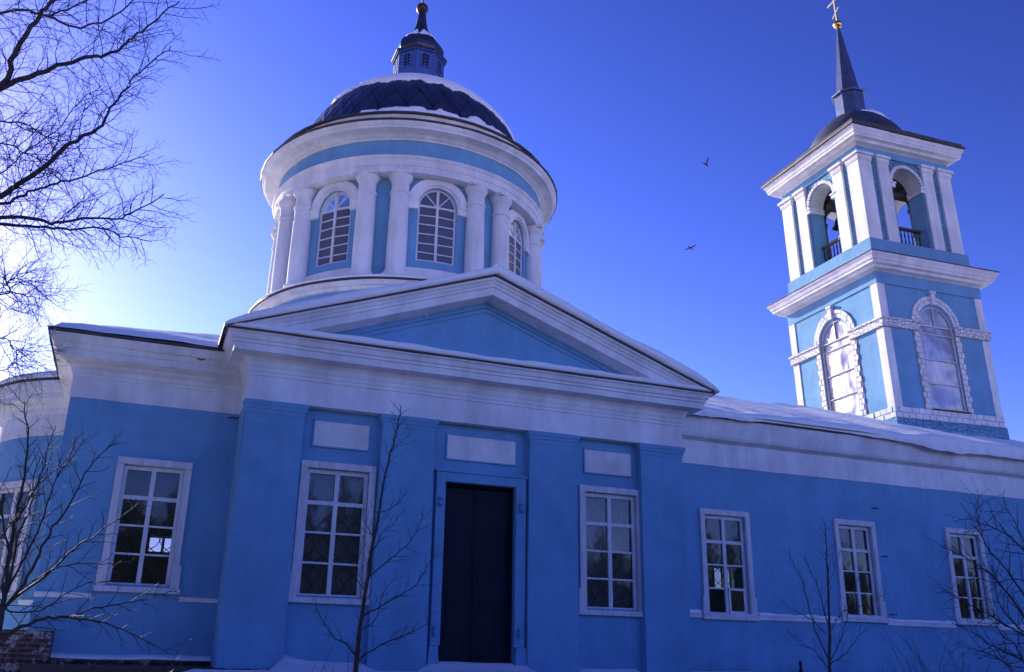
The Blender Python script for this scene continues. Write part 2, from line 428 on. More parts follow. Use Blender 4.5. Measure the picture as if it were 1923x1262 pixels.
# far side with the windows one sees through
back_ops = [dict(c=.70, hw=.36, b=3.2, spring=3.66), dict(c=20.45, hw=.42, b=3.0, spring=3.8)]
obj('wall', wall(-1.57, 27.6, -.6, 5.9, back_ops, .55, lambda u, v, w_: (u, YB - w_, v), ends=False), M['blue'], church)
for o_ in back_ops:
    f = MB()
    for dx in (-o_['hw'], .06, o_['hw']): f.box(o_['c'] + dx - .04, o_['c'] + dx + .04, YB - .3, YB - .24, o_['b'], o_['spring'])
    for k in range(2): z = lerp(o_['b'], o_['spring'], k); f.box(o_['c'] - o_['hw'], o_['c'] + o_['hw'], YB - .306, YB - .246, z - .025, z + .025)
    wf = obj('window', f, M['sash'], church)
    sub('pane', MB().box(o_['c'] - o_['hw'], o_['c'] + o_['hw'], YB - .28, YB - .27, o_['b'], o_['spring']), M['glass'], wf).location = (0, 0, 0)
obj('wall', MB().box(-1.57, -1.07, 19.302, 30.698, -.6, 5.9), M['blue'], church)
obj('wall', MB().box(27.1, 27.6, 19.302, 30.698, -.6, 5.9), M['blue'], church)
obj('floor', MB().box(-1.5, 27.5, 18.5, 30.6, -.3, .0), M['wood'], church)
obj('nave_darkening_slab', MB().box(-1.5, 27.5, 19.4, 30.6, 5.86, 5.92).box(1.7, 11.2, 18.3, 19.395, 5.86, 5.92), M['inner'], church)  # unseen slab put in to keep daylight out of the nave
# apse
AC = (-.7, 25.0)
def cylm(R0, C):
    return lambda u, v, w_: (C[0] + (R0 - w_) * math.sin(u), C[1] - (R0 - w_) * math.cos(u), v)
aw = R(-47.5); ahw = .62 / 2.7
ap = wall(R(-175), R(-20), -.6, 5.9, [dict(c=aw, hw=ahw, b=1.42, spring=3.68)], .4, cylm(2.7, AC), du=R(5))
obj('apse_wall', ap, M['blue'], church, smooth=30)

def sash_window(parent, loc, rz, w_, h, casing=.13, open_vent=False, proud=.07, foot=.04, curtain=False):
    """rectangular window: casing, sash, eight panes, lattice grille"""
    hw = w_ / 2; f = MB(); cs = casing
    f.box(-hw, hw, -proud, .02, h - cs, h)
    f.box(-hw, -hw + cs, -proud, .02, .1, h - cs - .002); f.box(hw - cs, hw, -proud, .02, .1, h - cs - .002)
    f.box(-hw - foot, -hw + cs - .01, -proud - .006, .02, .1, .52); f.box(hw - cs + .01, hw + foot, -proud - .006, .02, .1, .52)
    for i in range(len(f.v)):
        x, y, z = f.v[i]; f.v[i] = (x + .006 * N(x + loc[0], z, 1, 3), y + .004 * N(x, z + loc[0], 2, 3), z + .006 * N(x + loc[0], z, 5, 3))
    win = obj('window', f, M['casing'], parent, loc, rz, bevel=.006)
    sub('sill', MB().box(-hw - foot - .03, hw + foot + .03, -proud - .05, .1, 0, .098), M['casing'], win)
    # sash
    ix0, ix1, z0, z1 = -hw + cs, hw - cs, .1, h - cs
    s = MB(); yb, yf = .12, .055
    s.box(ix0, ix0 + .075, yf, yb, z0, z1); s.box(ix1 - .075, ix1, yf, yb, z0, z1)
    s.box(ix0 + .075, ix1 - .075, yf, yb, z0, z0 + .075); s.box(ix0 + .075, ix1 - .075, yf, yb, z1 - .085, z1)
    gx0, gx1, gz0, gz1 = ix0 + .075, ix1 - .075, z0 + .075, z1 - .085
    s.box(-.042, .042, yf - .012, yb, gz0, gz1)
    ph = (gz1 - gz0) / 4
    bars = [(gz0 + ph, .018), (gz0 + 2 * ph, .018), (gz0 + 3 * ph, .038)]
    for zc, t_ in bars: s.box(gx0, -.042, yf + .004, yb, zc - t_, zc + t_); s.box(.042, gx1, yf + .004, yb, zc - t_, zc + t_)
    sub('sash', s, M['sash'], win)
    zs = [gz0] + [b_[0] for b_ in bars] + [gz1]
    for k in range(4):
        for (a, b_) in ((gx0, -.042), (.042, gx1)):
            if open_vent and k == 0 and a > 0: continue
            dy = .002 * N(loc[0] + a, k, 2, 5)
            p = MB(); t1, t2 = .006 * N(loc[0] + a, k, 7, 9), .006 * N(loc[0] - a, k, 4, 9)
            p.face((a, .093 + t1, zs[k]), (b_, .093 - t1, zs[k]), (b_, .093 - t1 + t2, zs[k + 1]), (a, .093 + t1 + t2, zs[k + 1]))
            sub('pane', p, M['glass'], win)
    if open_vent:
        v = MB(); a, b_ = .03, gx1 - .01; zz0, zz1 = gz0 - .02, gz0 + ph + .01
        v.box(a, a + .045, -.02, .02, zz0, zz1); v.box(b_ - .045, b_, -.02, .02, zz0, zz1); v.box(a, b_, -.022, .018, zz0, zz0 + .05); v.box(a, b_, -.022, .018, zz1 - .05, zz1)
        vo = sub('vent_sash', v, M['sash'], win, label='small lower sash standing ajar'); vo.location = (0, .03, 0)
        sub('pane', MB().box(a + .045, b_ - .045, .02, .026, zz0 + .05, zz1 - .05), M['glass'], win)
    # lattice grille
    g = MB(); n = 4; cw = (ix1 - ix0) / n
    for i in range(n):
        for s_ in (-1, 1):
            pts = []
            for j in range(33):
                z = lerp(gz0, gz1, j / 32); x = ix0 + cw * (i + .5) + s_ * cw * .5 * math.sin(PI * (z - gz0) / (ph * .62))
                pts.append(Vector((x, .17 + s_ * .006, z)))
            g.tube(pts, .009, 3)
    sub('grille', g, M['iron'], win)
    if curtain:
        c = MB(); rws = []
        for j in range(2):
            rws.append([(lerp(ix0, ix1 * .98, i / 30), .30 + .03 * math.sin(i * 1.3) + .01 * math.sin(i * 3.1), (gz0, gz1)[j]) for i in range(31)])
        c.grid(rws); sub('curtain', c, M['curtain'], win, smooth=180)
    return win
M['curtain'] = simple('grey_net_curtain', (.24, .23, .26), .9, 0, .1, .25, 6, .2, (3, 3, .2))

for i, (x0, x1, z0, z1, yw) in enumerate(WIN):
    sash_window(church, ((x0 + x1) / 2, yw, z0), 0, x1 - x0, z1 - z0, open_vent=(i == 3), curtain=(i in (0, 1)))
a_ = aw; sash_window(church, (AC[0] + 2.66 * math.sin(a_), AC[1] - 2.66 * math.cos(a_), 1.3), a_, 1.46, 2.5, curtain=True)

# recessed portico wall, pilasters
pt_ops = [opening(*w_[:4]) for w_ in WIN[:2]] + [dict(c=6.47, hw=.82, b=-.3, spring=3.66)]
obj('portico_wall', wall(1.95, 10.95, -.6, ZE + .02, pt_ops, .5, flat(18.2)), M['blue'], church)
for a, b in ((1.60, 1.95), (10.95, 11.27)): obj('portico_side', MB().box(a, b, 18.201, 19.36, -.6, ZE), M['blue'], church)
PX = [(1.62, 2.72), (4.3, 5.4), (7.52, 8.61), (10.2, 11.26)]
for a, b in PX:
    p = MB(); rows = []
    for k in range(13):
        z = lerp(-.6, 4.66, k / 12); e = .02 * (1 - (z / 4.7) ** 2) if z > 0 else .02
        j = lambda q: .005 * N(q, z, a, 2)
        rows.append([(a - e + j(1), 18.2, z), (a - e + j(2), 18.0 - e * .5 + j(5), z), (b + e + j(3), 18.0 - e * .5 + j(7), z), (b + e + j(4), 18.2, z)])
    p.grid(rows)
    po = obj('pilaster', p, M['blue'], church)
    c = sweep([(a, 18.24), (a, 18.0), (b, 18.0), (b, 18.24)], [(-.03, 4.62), (.012, 4.62), (.018, 4.70), (.035, 4.715), (.04, 4.76), (.062, 4.80), (.07, 4.868), (-.03, 4.868)], step=.3, wob=.004)
    # sweep() measures outward on the right of travel
    obj('capital', c, M['blue'], po)
# portico entablature
EP = [(-.24, ZE), (.02, ZE + .004), (.015, 5.36), (.035, 5.37), (.035, 5.43), (.05, 5.45), (.06, 5.52), (.075, 5.54), (.10, 5.62), (.15, 5.70), (.17, 5.715), (.40, 5.735), (.41, 5.86), (.44, 5.875), (.445, 5.925), (.475, 5.94), (.51, 6.02), (.55, 6.05), (.55, 6.075), (-.1, 6.09)]
ppath = [(1.62, 19.4), (1.62, 18.0), (11.26, 18.0), (11.26, 19.4)]
obj('entablature', sweep(ppath, EP, wob=.012), M['white'], church)
obj('eaves_edge', sweep(ppath, [(-.05, 6.092), (.575, 6.08), (.58, 6.115), (-.05, 6.125)], wob=.014, seed=3), M['metal_edge'], church)
# body and wing entablatures
BP = [(-.03, ZE), (.02, ZE + .004), (.012, 5.28), (.03, 5.29), (.03, 5.34), (.05, 5.36), (.07, 5.44), (.16, 5.50), (.17, 5.53), (.36, 5.60), (.37, 5.72), (.40, 5.74), (.42, 5.83), (.46, 5.85), (.50, 5.95), (.52, 6.0), (-.1, 6.02)]
lpath = [(-1.57, 30.7), (-1.57, 19.3), (1.75, 19.3)]
obj('entablature', sweep(lpath, BP, wob=.016), M['white_old'], church)
obj('eaves_edge', sweep(lpath, [(-.05, 6.022), (.56, 6.004), (.565, 6.05), (-.05, 6.06)], wob=.014, seed=5), M['metal_edge'], church)
WP = [(-.03, 4.85), (.02, 4.854), (.015, 5.44), (.06, 5.46), (.20, 5.50), (.24, 5.56), (.30, 5.74), (.34, 5.86), (.38, 5.98), (-.1, 6.0)]
wpath = [(11.15, 19.3), (27.6, 19.3), (27.6, 30.7)]
obj('entablature', sweep(wpath, WP, wob=.014, seed=9), M['white'], church)
obj('eaves_edge', sweep([(11.9, 19.3), (27.6, 19.3)], [(-.05, 6.002), (.43, 5.985), (.435, 6.03), (-.05, 6.04)], wob=.02, seed=7), M['metal_edge'], church)
# apse entablature
apr = MB().lathe([(2.68, 4.80), (2.72, 4.805), (2.715, 5.3), (2.74, 5.32), (2.76, 5.42), (2.84, 5.5), (2.96, 5.6), (2.97, 5.72), (3.0, 5.74), (3.04, 5.9), (3.06, 5.98), (2.5, 6.0)], 60, AC, R(-178), R(-12))
obj('entablature', apr, M['white_old'], church, smooth=30)
obj('eaves_edge', MB().lathe([(2.6, 6.004), (3.09, 5.99), (3.1, 6.03), (2.6, 6.05)], 60, AC, R(-178), R(-12)), M['metal_edge'], church, smooth=30)
# string courses
SP = [(-.02, 1.14), (.05, 1.15), (.055, 1.22), (.03, 1.24), (-.02, 1.245)]
for a, b in ((-1.57, -.62), (.9, 1.66)): obj('string_course', sweep([(a, YW), (b, YW)], SP, step=.2), M['white'], church)
for a, b in ((11.28, 12.4), (13.95, 16.38), (17.83, 20.07), (21.52, 23.83), (25.3, 27.6)): obj('string_course', sweep([(a, YW), (b, YW)], [(o_, z + .1) for o_, z in SP], step=.2), M['white'], church)
obj('string_course', MB().lathe([(2.68, 1.16), (2.75, 1.17), (2.755, 1.26), (2.68, 1.28)], 30, AC, R(-31), R(-12)), M['white'], church)
# brick footing below the left block, pale ledge above it
obj('brick_footing', MB().box(-1.72, 1.7, 19.14, 19.3, -1.2, .10).box(-2.6, -1.12, 18.7, 19.14, -1.2, .55).box(1.5, 2.9, 17.93, 18.02, -1.2, -.02), M['brick'], church)
obj('footing_ledge', sweep([(-1.6, 19.3), (1.62, 19.3)], [(0, .102), (.17, .104), (.15, .15), (0, .19)], step=.15, wob=.02), M['snow'], church)
# panels above windows and door
for a, b in ((2.97, 4.07), (5.73, 7.26), (8.9, 10.04)):
    fr = MB(); z0, z1 = 4.14, 4.64
    o4 = [(a - .03, z0 - .03), (b + .03, z0 - .03), (b + .03, z1 + .03), (a - .03, z1 + .03)]; i4 = [(a, z0), (b, z0), (b, z1), (a, z1)]
    fr.grid([[(x, 18.2, z) for x, z in o4], [(x, 18.165, z) for x, z in o4], [(x, 18.165, z) for x, z in i4], [(x, 18.2, z) for x, z in i4]], closed=True)
    po = obj('panel_frame', fr, M['blue'], church)
    sub('panel', MB().box(a, b, 18.178, 18.2, z0, z1), M['white_old'], po)
# door surround, door
D0, D1, DZ = 5.70, 7.24, 3.64
for q in (MB().box(5.50, D0, 18.06, 18.2, .452, 3.83), MB().box(D1, 7.47, 18.06, 18.2, .452, 3.83), MB().taper(5.44, D0 - .002, 18.03, 18.2, -.1, .45, .04), MB().taper(D1 + .002, 7.53, 18.03, 18.2, -.1, .45, .04)):
    obj('door_jamb', q, M['blue'], church, bevel=.01)
obj('door_lintel', MB().box(D0, D1, 18.062, 18.2, DZ, 3.83), M['blue'], church, bevel=.01)
obj('door_hood', MB().box(5.47, 7.50, 18.04, 18.2, 3.832, 3.885), M['blue'], church, bevel=.01)
door = obj('door', MB().box(D0 - .05, D1 + .05, 18.42, 18.5, -.1, DZ + .05).box(D0, D0 + .05, 18.3, 18.42, -.1, DZ).box(D1 - .05, D1, 18.3, 18.42, -.1, DZ).box(D0, D1, 18.3, 18.42, DZ - .05, DZ), M['doorleaf'], church)
for s_, (a, b) in ((0, (D0 + .06, 6.44)), (1, (6.5, D1 - .06))):
    lf = MB().box(a, b, 18.34, 18.38, .05, DZ - .07)
    for q in (a, b - .05): lf.box(q, q + .05, 18.325, 18.34, .1, DZ - .1)
    lf.box(a + .05, b - .05, 18.326, 18.34, DZ - .15, DZ - .1)
    sub('leaf', lf, M['doorleaf'], door).location = -WL[church.name] * 0
sub('cover_strip', MB().box(6.435, 6.505, 18.305, 18.336, .02, DZ - .06), M['doorleaf'], door)
sub('handle', MB().box(6.52, 6.54, 18.28, 18.32, 1.72, 1.86), M['iron'], door)
for x_, z_ in ((5.585, 3.22), (7.35, 3.22), (5.585, .72), (7.35, .72)):
    h = MB().box(x_ - .035, x_ + .035, 18.0, 18.055, z_ - .1, z_ + .1).box(x_ - .02, x_ + .02, 17.95, 18.0, z_ - .08, z_ - .03).box(x_ - .02, x_ + .02, 17.95, 18.0, z_ + .03, z_ + .08)
    obj('hinge_bracket', h, M['blue'], church)
def hook(x, y, z, l=.16):
    g = MB(); g.tube([Vector((x - l, y + .02, z)), Vector((x - l * .3, y - .06, z + .02)), Vector((x + l * .3, y - .07, z - .005)), Vector((x + l * .7, y - .06, z + .03))], .012, 5)
    obj('wall_hook', g, M['iron'], church)
for q in ((17.87, YW, 4.17), (18.0, YW, 2.94), (18.05, YW, 1.5), (1.5, YW, 4.77), (.68, 18.93, 5.8)): hook(*q, .12)

# pediment
tri = MB(); AX, AZ = 6.44, 8.02
tri.face((1.5, 18.0, 6.09), (11.38, 18.0, 6.09), (AX, 18.0, AZ - .05)); obj('tympanum', tri, M['blue'], church)
def rake(prof, y0, name, mat, z0=6.10, xl=1.04, xr=11.84, apex=8.06, **kw):
    """prof: (forward of y0, perpendicular offset below the rake line)"""
    mb = MB()
    for s_ in (-1, 1):
        ex = xl if s_ < 0 else xr; rws = []; n = 16; L = math.hypot(AX - ex, apex - z0); nx, nz = (apex - z0) / L * -s_, abs(AX - ex) / L
        for k in range(n + 1):
            t = k / n; x = lerp(ex, AX, t); z = lerp(z0, apex, t); r = []
            for f_, o_ in prof:
                kk = 1 / nz
                r.append((x, y0 - f_ + .006 * N(x, o_ * 5, s_, 1.5), max(z - o_ * kk + .012 * N(x, 0, s_, .9), 6.096 if o_ > .001 else -9)))
            rws.append(r)
        mb.grid(rws if s_ < 0 else [list(reversed(r)) for r in rws])
    return obj(name, mb, mat, church, **kw)
rake([(.0, .0), (.565, .0), (.56, .05), (.53, .06), (.50, .12), (.48, .13), (.47, .19), (.44, .20), (.43, .355), (.40, .36), (.02, .40), (.0, .40)], 18.0, 'raking_cornice', M['white'])
rake([(.05, .40), (.055, .44), (.035, .45), (.035, .50), (.0, .51)], 18.0, 'tympanum_moulding', M['blue'])
rake([(.0, .56), (.028, .565), (.028, .60), (.0, .61)], 18.0, 'tympanum_moulding', M['blue'])
rake([(-4, -.045), (.59, -.045), (.595, .0), (.50, .002), (-.02, .002)], 18.0, 'eaves_edge', M['metal_edge'])
obj('attic_light', MB().lathe([(0, 0), (.03, .003), (.035, .02), (0, .05)], 10).box(-.02, .02, 0, .05, -.03, .03), M['white'], church, (5.08, 17.96, 7.12))

# roof sheets
rf = MB()
SL = .40
ZR = 6.06 + SL * 6.15
rf.face((-2.13, 18.77, 6.06), (28.1, 18.77, 6.06), (28.1, 24.92, ZR), (4.02, 24.92, ZR))
rf.face((28.1, 31.2, 6.06), (-2.13, 31.2, 6.06), (4.02, 24.92, ZR), (28.1, 24.92, ZR))
rf.face((-2.13, 31.2, 6.06), (-2.13, 18.77, 6.06), (4.02, 24.92, ZR))
rf.face((28.1, 18.77, 6.06), (28.1, 31.2, 6.06), (28.1, 24.92, ZR))
obj('roof', rf, M['roofmetal'], church)
g = MB(); g.face((1.04, 17.41, 6.13), (AX, 17.41, 8.09), (AX, 22.6, 8.09), (1.04, 22.6, 6.13)); g.face((AX, 17.41, 8.09), (11.84, 17.41, 6.13), (11.84, 22.6, 6.13), (AX, 22.6, 8.09))
obj('roof', g, M['roofmetal'], church, label='gabled roof over the portico')
obj('roof', MB().lathe([(3.1, 6.03), (0.01, 7.3)], 48, AC), M['roofmetal'], church, label='low conical apse roof')

# ------------------------------------------------------------------ snow on the church
def eave_snow(th, over, drop, run, slope, wavy=.5, seed=0., z0=.06, rough=.0):
    def f(i, p):
        n1 = N(p.x, p.y, seed, .55); n2 = N(p.x, p.y, seed + 4, 2.3); n3 = N(p.x, p.y, seed + 8, 7.)
        k = max(.25, 1 + wavy * n1 * 1.2 + wavy * .35 * n2); t_ = th * k; o_ = over * max(.1, 1 + 1.3 * wavy * n2 + wavy * n1); d_ = drop * max(-.2, 1 + 1.6 * wavy * n1 + wavy * n2)
        r_ = rough * n3
        pts = [(-.12, z0 - .01), (o_ * .4 + r_, z0 - d_ * .8), (o_ * .8 + r_, z0 - d_), (o_ + r_, z0 - d_ * .6 + t_ * .2), (o_ * 1.02 + r_ * .6, z0 + t_ * .4), (o_ * .9, z0 + t_ * .66), (o_ * .55 - .02, z0 + t_ * .9), (o_ * .2 - .1, z0 + t_ * 1.0 + .1 * slope)]
        for s_ in (.25, .5, .9, 1.4, 2.0, 2.8, 3.8, 5.0, 6.1):
            if s_ > run: break
            pts.append((-s_, z0 + t_ * (1.02 + .12 * N(p.x, s_, seed, .7)) + slope * s_ + .03 * N(p.x, s_, seed + 3, 1.7)))
        pts.append((-run, z0 + t_ + slope * run)); pts.append((-run, slope * run - .05))
        return pts
    return f
def snow(name, mb, label):
    return obj(name, mb, M['snow'], smooth=75, label=label, kind='stuff', cat='snow')
# wing front slope; heavy overhanging drift
def wing_prof(i, p):
    x = p.x
    h = .5 * (1 + math.tanh((14.1 - x) * 3)) + .5 * (1 + math.tanh((x - 17.9) * 1.4))
    h2 = math.exp(-((x - 20.5) / 2.2) ** 2)
    return eave_snow(.15 + .04 * h2, .03 + .11 * h, .02 + .10 * h + .06 * h2, 6.1, SL, .38, 21, .0, .02 + .035 * h)(i, p)
snow('roof_snow', snowstrip(stations_line((11.9, 18.87, 6.04), (28.0, 18.87, 6.04), .07, (0, -1)), wing_prof), 'thick snow blanket sagging over the eaves of the right wing')
# left block: front slope cut by the hip
mb = MB(); rws = []
for i in range(60):
    x = lerp(-2.15, 4.3, i / 59); r = []
    for j in range(26):
        y = lerp(18.72, 24.9, j / 25)
        z = 6.06 + SL * min(y - 18.77, max(0, x + 2.13), 6.15)
        e = min((y - 18.70) / .3, (x + 2.2) / .3, 1); t_ = .10 * max(0, e) ** .5 * (1 + .4 * N(x, y, 0, .8)) + .02 * N(x, y, 4, 2) - (.04 if e < .06 else 0)
        r.append((x, y, z + t_))
    rws.append(r)
mb.grid([list(r) for r in zip(*rws)]); snow('roof_snow', mb, 'thin snow on the hipped roof of the left block')
snow('roof_snow', MB().lathe([(3.08, 6.02), (3.13, 6.07), (3.08, 6.17), (2.8, 6.3), (2.0, 6.62), (1, 7.05), (.02, 7.45)], 64, AC), 'snow on the low conical roof of the apse')
# portico raking snow
def rake_snow(s_):
    ex = .98 if s_ < 0 else 11.95; n = 70; st = []
    for k in range(n + 1):
        t = k / n; st.append(((lerp(ex, AX, t), 17.41, lerp(6.10, 8.11, t)), (0, -1)))
    def f(i, p):
        e = min(1, i / 7); t_ = (.19 + .06 * N(p.x, 0, 2, .6) + (.06 if s_ > 0 else 0) + .02 * N(p.x, 0, 5, 3)) * (.25 + .75 * e ** .5)
        o_ = .02 + .03 * N(p.x, 3, 1, 1.5)
        pts = [(-.1, .0), (o_ + .02, .0), (o_ + .05, t_ * .3), (o_ + .04, t_ * .65), (o_ - .01, t_ * .9), (-.1, t_)]
        for q in (.3, .7, 1.2, 2, 3, 4, 5): pts.append((-q, t_ * (1.05 + .2 * N(p.x, q, 1, .8))))
        pts.append((-5.05, -.2)); return pts
    return snowstrip(st, f)
snow('gable_snow', rake_snow(-1), 'snow along the left slope of the portico gable')
snow('gable_snow', rake_snow(1), 'thicker snow along the right slope of the portico gable')
def ledge_prof(i, p):
    t_ = .15 + .07 * N(p.x, 1, 3, .5) + .03 * N(p.x, 1, 6, 2); o_ = .015 + .03 * N(p.x, 7, 3, 1.2); e = min(1, (p.x - 1.15) / .4, (11.75 - p.x) / .4); t_ *= .3 + .7 * max(0, e) ** .5
    return [(-.1, 0), (o_, -.002), (o_ + .03, t_ * .4), (o_, t_ * .8), (-.06, t_), (-.2, t_ * 1.15), (-.4, t_ * 1.3 + .07), (-.62, t_ * 1.3 + .13), (-.64, 0)]
snow('ledge_snow', snowstrip(stations_line((1.15, 17.44, 6.118), (11.75, 17.44, 6.118), .08, (0, -1)), ledge_prof), 'wavy ribbon of snow on the horizontal portico cornice')
def small_prof(th, o0):
    def f(i, p):
        t_ = th * (1 + .5 * N(p.x, p.y, 3, 1.6) + .3 * N(p.x, p.y, 9, 5)); return [(-.08, -.01), (o0, -.005), (o0 + .015, t_ * .4), (o0 - .01, t_ * .8), (-.03, t_ * 1.05), (-.09, t_ * 1.4)]
    return f
for a, b in ((11.3, 12.38), (13.97, 16.36), (17.85, 20.05), (21.54, 23.8)):
    snow('ledge_snow', snowstrip(stations_line((a, YW, 1.345), (b, YW, 1.345), .07, (0, -1)), small_prof(.07, .055)), {11.3: 'snow on the string course left of the first wing window', 13.97: 'snow on the string course between first and second wing windows', 17.85: 'snow on the string course between second and third wing windows', 21.54: 'snow on the string course right of the third wing window'}[a])
for k, (x0, x1, z0, z1, yw) in enumerate(WIN[3:6]):
    snow('sill_snow', snowstrip(stations_line((x0 + .1, yw - .06, z0 + .1), (x1 - .1, yw - .06, z0 + .1), .06, (0, -1)), small_prof(.05, .04)), ('snow on the sill of the wing window nearest the portico', 'snow on the sill of the middle wing window', 'snow on the sill of the wing window behind the right shrub')[k])

# ================================================================== DRUM AND DOME
DC = (6.40, 25.0)
drum = empty('domed_drum', (DC[0], DC[1], 8.0), label='round blue drum with white paired columns under a navy snow-capped dome', cat='dome')
PH = R(-3.0)
def dl(m, *a): return m.lathe(*a)
obj('base_ring', MB().lathe([(4.25, 6.6), (4.22, 8.88)], 128, DC), M['blue'], drum, smooth=40)
def wavy(prof, seg, c, amp, seed):
    mb = MB(); rows = []
    for r, z in prof: rows.append([(c[0] + (r + amp * N(math.sin(t) * 3, math.cos(t) * 3, z * 2 + seed)) * math.sin(t), c[1] - (r + amp * N(math.sin(t) * 3, math.cos(t) * 3, z + seed)) * math.cos(t), z + amp * N(math.sin(t) * 4, math.cos(t) * 4, seed)) for t in [2 * PI * j / seg for j in range(seg)]])
    return mb.grid(rows, closed=True)
obj('base_cornice', wavy([(4.2, 8.86), (4.28, 8.87), (4.30, 8.95), (4.36, 8.97), (4.38, 9.09), (4.2, 9.1)], 128, DC, .012, 1), M['white_old'], drum, smooth=40)
obj('ledge_sheet', wavy([(3.6, 9.22), (4.10, 9.17), (4.42, 9.14), (4.425, 9.095), (4.2, 9.102)], 128, DC, .012, 2), M['metal_edge'], drum, smooth=40)
RW = 3.66
ops = [dict(c=PH + R(45 * k), hw=.53 / RW, b=9.97, spring=11.58, arch=True, sq=RW) for k in range(-3, 5)]
obj('drum_wall', wall(PH + R(-157.5), PH + R(202.5), 9.0, 12.6, ops, .32, cylm(RW, DC), du=R(3)), M['blue'], drum, smooth=30)
obj('entablature', wavy([(3.6, 12.33), (3.98, 12.335), (3.99, 12.52), (4.01, 12.53), (4.02, 12.70), (4.05, 12.72), (4.08, 12.77), (4.09, 12.79), (3.9, 12.82)], 128, DC, .010, 3), M['white'], drum, smooth=30)
obj('frieze', MB().lathe([(3.96, 12.80), (3.95, 13.33)], 128, DC), M['blue'], drum, smooth=40)
obj('cornice', wavy([(3.9, 13.29), (3.99, 13.295), (4.01, 13.33), (4.06, 13.35), (4.10, 13.39), (4.14, 13.42), (4.36, 13.45), (4.38, 13.50), (4.44, 13.54), (4.47, 13.60), (4.1, 13.63)], 128, DC, .012, 4), M['white'], drum, smooth=30)
obj('eaves_edge', wavy([(4.3, 13.602), (4.5, 13.60), (4.51, 13.65), (4.2, 13.72), (4.13, 13.74)], 48, DC, .015, 5), M['metal_edge'], drum)
obj('upper_fascia', wavy([(4.12, 13.70), (4.14, 13.72), (4.15, 14.0), (4.0, 14.01)], 48, DC, .012, 6), M['white_old'], drum, smooth=30)
obj('eaves_edge', wavy([(4.0, 14.012), (4.22, 14.0), (4.23, 14.05), (3.9, 14.13), (3.5, 14.18)], 48, DC, .015, 7), M['metal_edge'], drum)
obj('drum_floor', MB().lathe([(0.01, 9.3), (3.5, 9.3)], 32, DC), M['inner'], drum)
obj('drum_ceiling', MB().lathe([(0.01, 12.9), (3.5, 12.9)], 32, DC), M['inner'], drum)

# columns (local frame at the column axis)
colm = MB().lathe([(.30, 0), (.305, .05), (.33, .08), (.33, .12), (.29, .15), (.275, .19), (.262, .24), (.262, .9), (.252, 1.6), (.238, 2.28), (.236, 2.36), (.262, 2.375), (.268, 2.41), (.262, 2.44), (.236, 2.46), (.233, 2.72), (.25, 2.75), (.29, 2.81), (.315, 2.86), (.32, 2.90), (.0, 2.90)], 28)
colmesh = colm.mesh('column', M['white'], 45)
abm = MB().box(-.31, .31, -.31, .31, 2.902, 2.985).mesh('abacus', M['white'])
plm = MB().box(-.33, .33, -.33, .33, -.09, -.002).mesh('plinth', M['white'])
RC = 3.80
for k in range(8):
    for s_ in (-1, 1):
        a = PH + R(45 * k + 22.5) + s_ * R(6.64)
        loc = (DC[0] + RC * math.sin(a), DC[1] - RC * math.cos(a), 9.36)
        c = obj('column', colmesh, None, drum, loc, a)
        sub('abacus', abm, None, c); sub('plinth', plm, None, c)

# drum windows: curved pieces in the drum's frame, one set shared by eight
def curved(R0, C=(0, 0)):
    return lambda u, v, w_: (C[0] + (R0 - w_) * math.sin(u / RW), C[1] - (R0 - w_) * math.cos(u / RW), v)
def arch_band(mp, hw_in, hw_out, spring, w0, w1, n=24, th0=0, th1=PI):
    mb = MB()
    for i in range(n):
        t0, t1 = lerp(th0, th1, i / n), lerp(th0, th1, (i + 1) / n)
        def P(r, t, w_): return mp(-r * math.cos(t), spring + r * math.sin(t), w_)
        a, b, c, d = P(hw_in, t0, w0), P(hw_out, t0, w0), P(hw_out, t1, w0), P(hw_in, t1, w0)
        a2, b2, c2, d2 = P(hw_in, t0, w1), P(hw_out, t0, w1), P(hw_out, t1, w1), P(hw_in, t1, w1)
        mb.face(a, b, c, d); mb.face(b, b2, c2, c); mb.face(d2, a2, a, d)
        if i == 0: mb.face(a2, b2, b, a)
        if i == n - 1: mb.face(d, c, c2, d2)
    return mb
def bar(mb, mp, u0, v0, u1, v1, hw, w0, w1):
    d = math.hypot(u1 - u0, v1 - v0); nx, nz = -(v1 - v0) / d * hw, (u1 - u0) / d * hw
    c = [(u0 + nx, v0 + nz), (u0 - nx, v0 - nz), (u1 - nx, v1 - nz), (u1 + nx, v1 + nz)]
    f = [mp(u, v, w0) for u, v in c]; b = [mp(u, v, w1) for u, v in c]
    mb.face(*f)
    for i in range(4): mb.face(f[i], b[i], b[(i + 1) % 4], f[(i + 1) % 4])
cm = curved(RW); z9 = -8.0
HW, SPR, BOT = .53, 11.58 - 8, 9.97 - 8
fr = arch_band(cm, HW + .0, HW + .30, SPR, -.07, .01)
fr2 = arch_band(cm, HW + .06, HW + .22, SPR, -.10, -.07); fr.v, n0 = fr.v, len(fr.v)
fr.f += [tuple(n0 + i for i in f) for f in fr2.f]; fr.v += fr2.v
def cbox(mb, mp, u0, u1, v0, v1, w0, w1, n=6):
    rws = []
    for i in range(n + 1):
        u = lerp(u0, u1, i / n); rws.append([mp(u, v0, w1), mp(u, v0, w0), mp(u, v1, w0), mp(u, v1, w1)])
    mb.grid(rws); mb.face(*rws[0]); mb.face(*reversed(rws[-1]))
for s_ in (-1, 1):
    u0, u1 = (HW, .90) if s_ > 0 else (-.90, -HW)
    cbox(fr, cm, u0, u1, 11.42 - 8, 11.62 - 8, -.09, .01, 3); cbox(fr, cm, u0 - (.03 if s_ < 0 else 0), u1 + (.03 if s_ > 0 else 0), 11.62 - 8, 11.68 - 8, -.12, .01, 3)
arch_me = fr.mesh('window', M['white'], 0)
ss = arch_band(cm, HW - .05, HW + .0, SPR, .06, .12); u = HW - .025
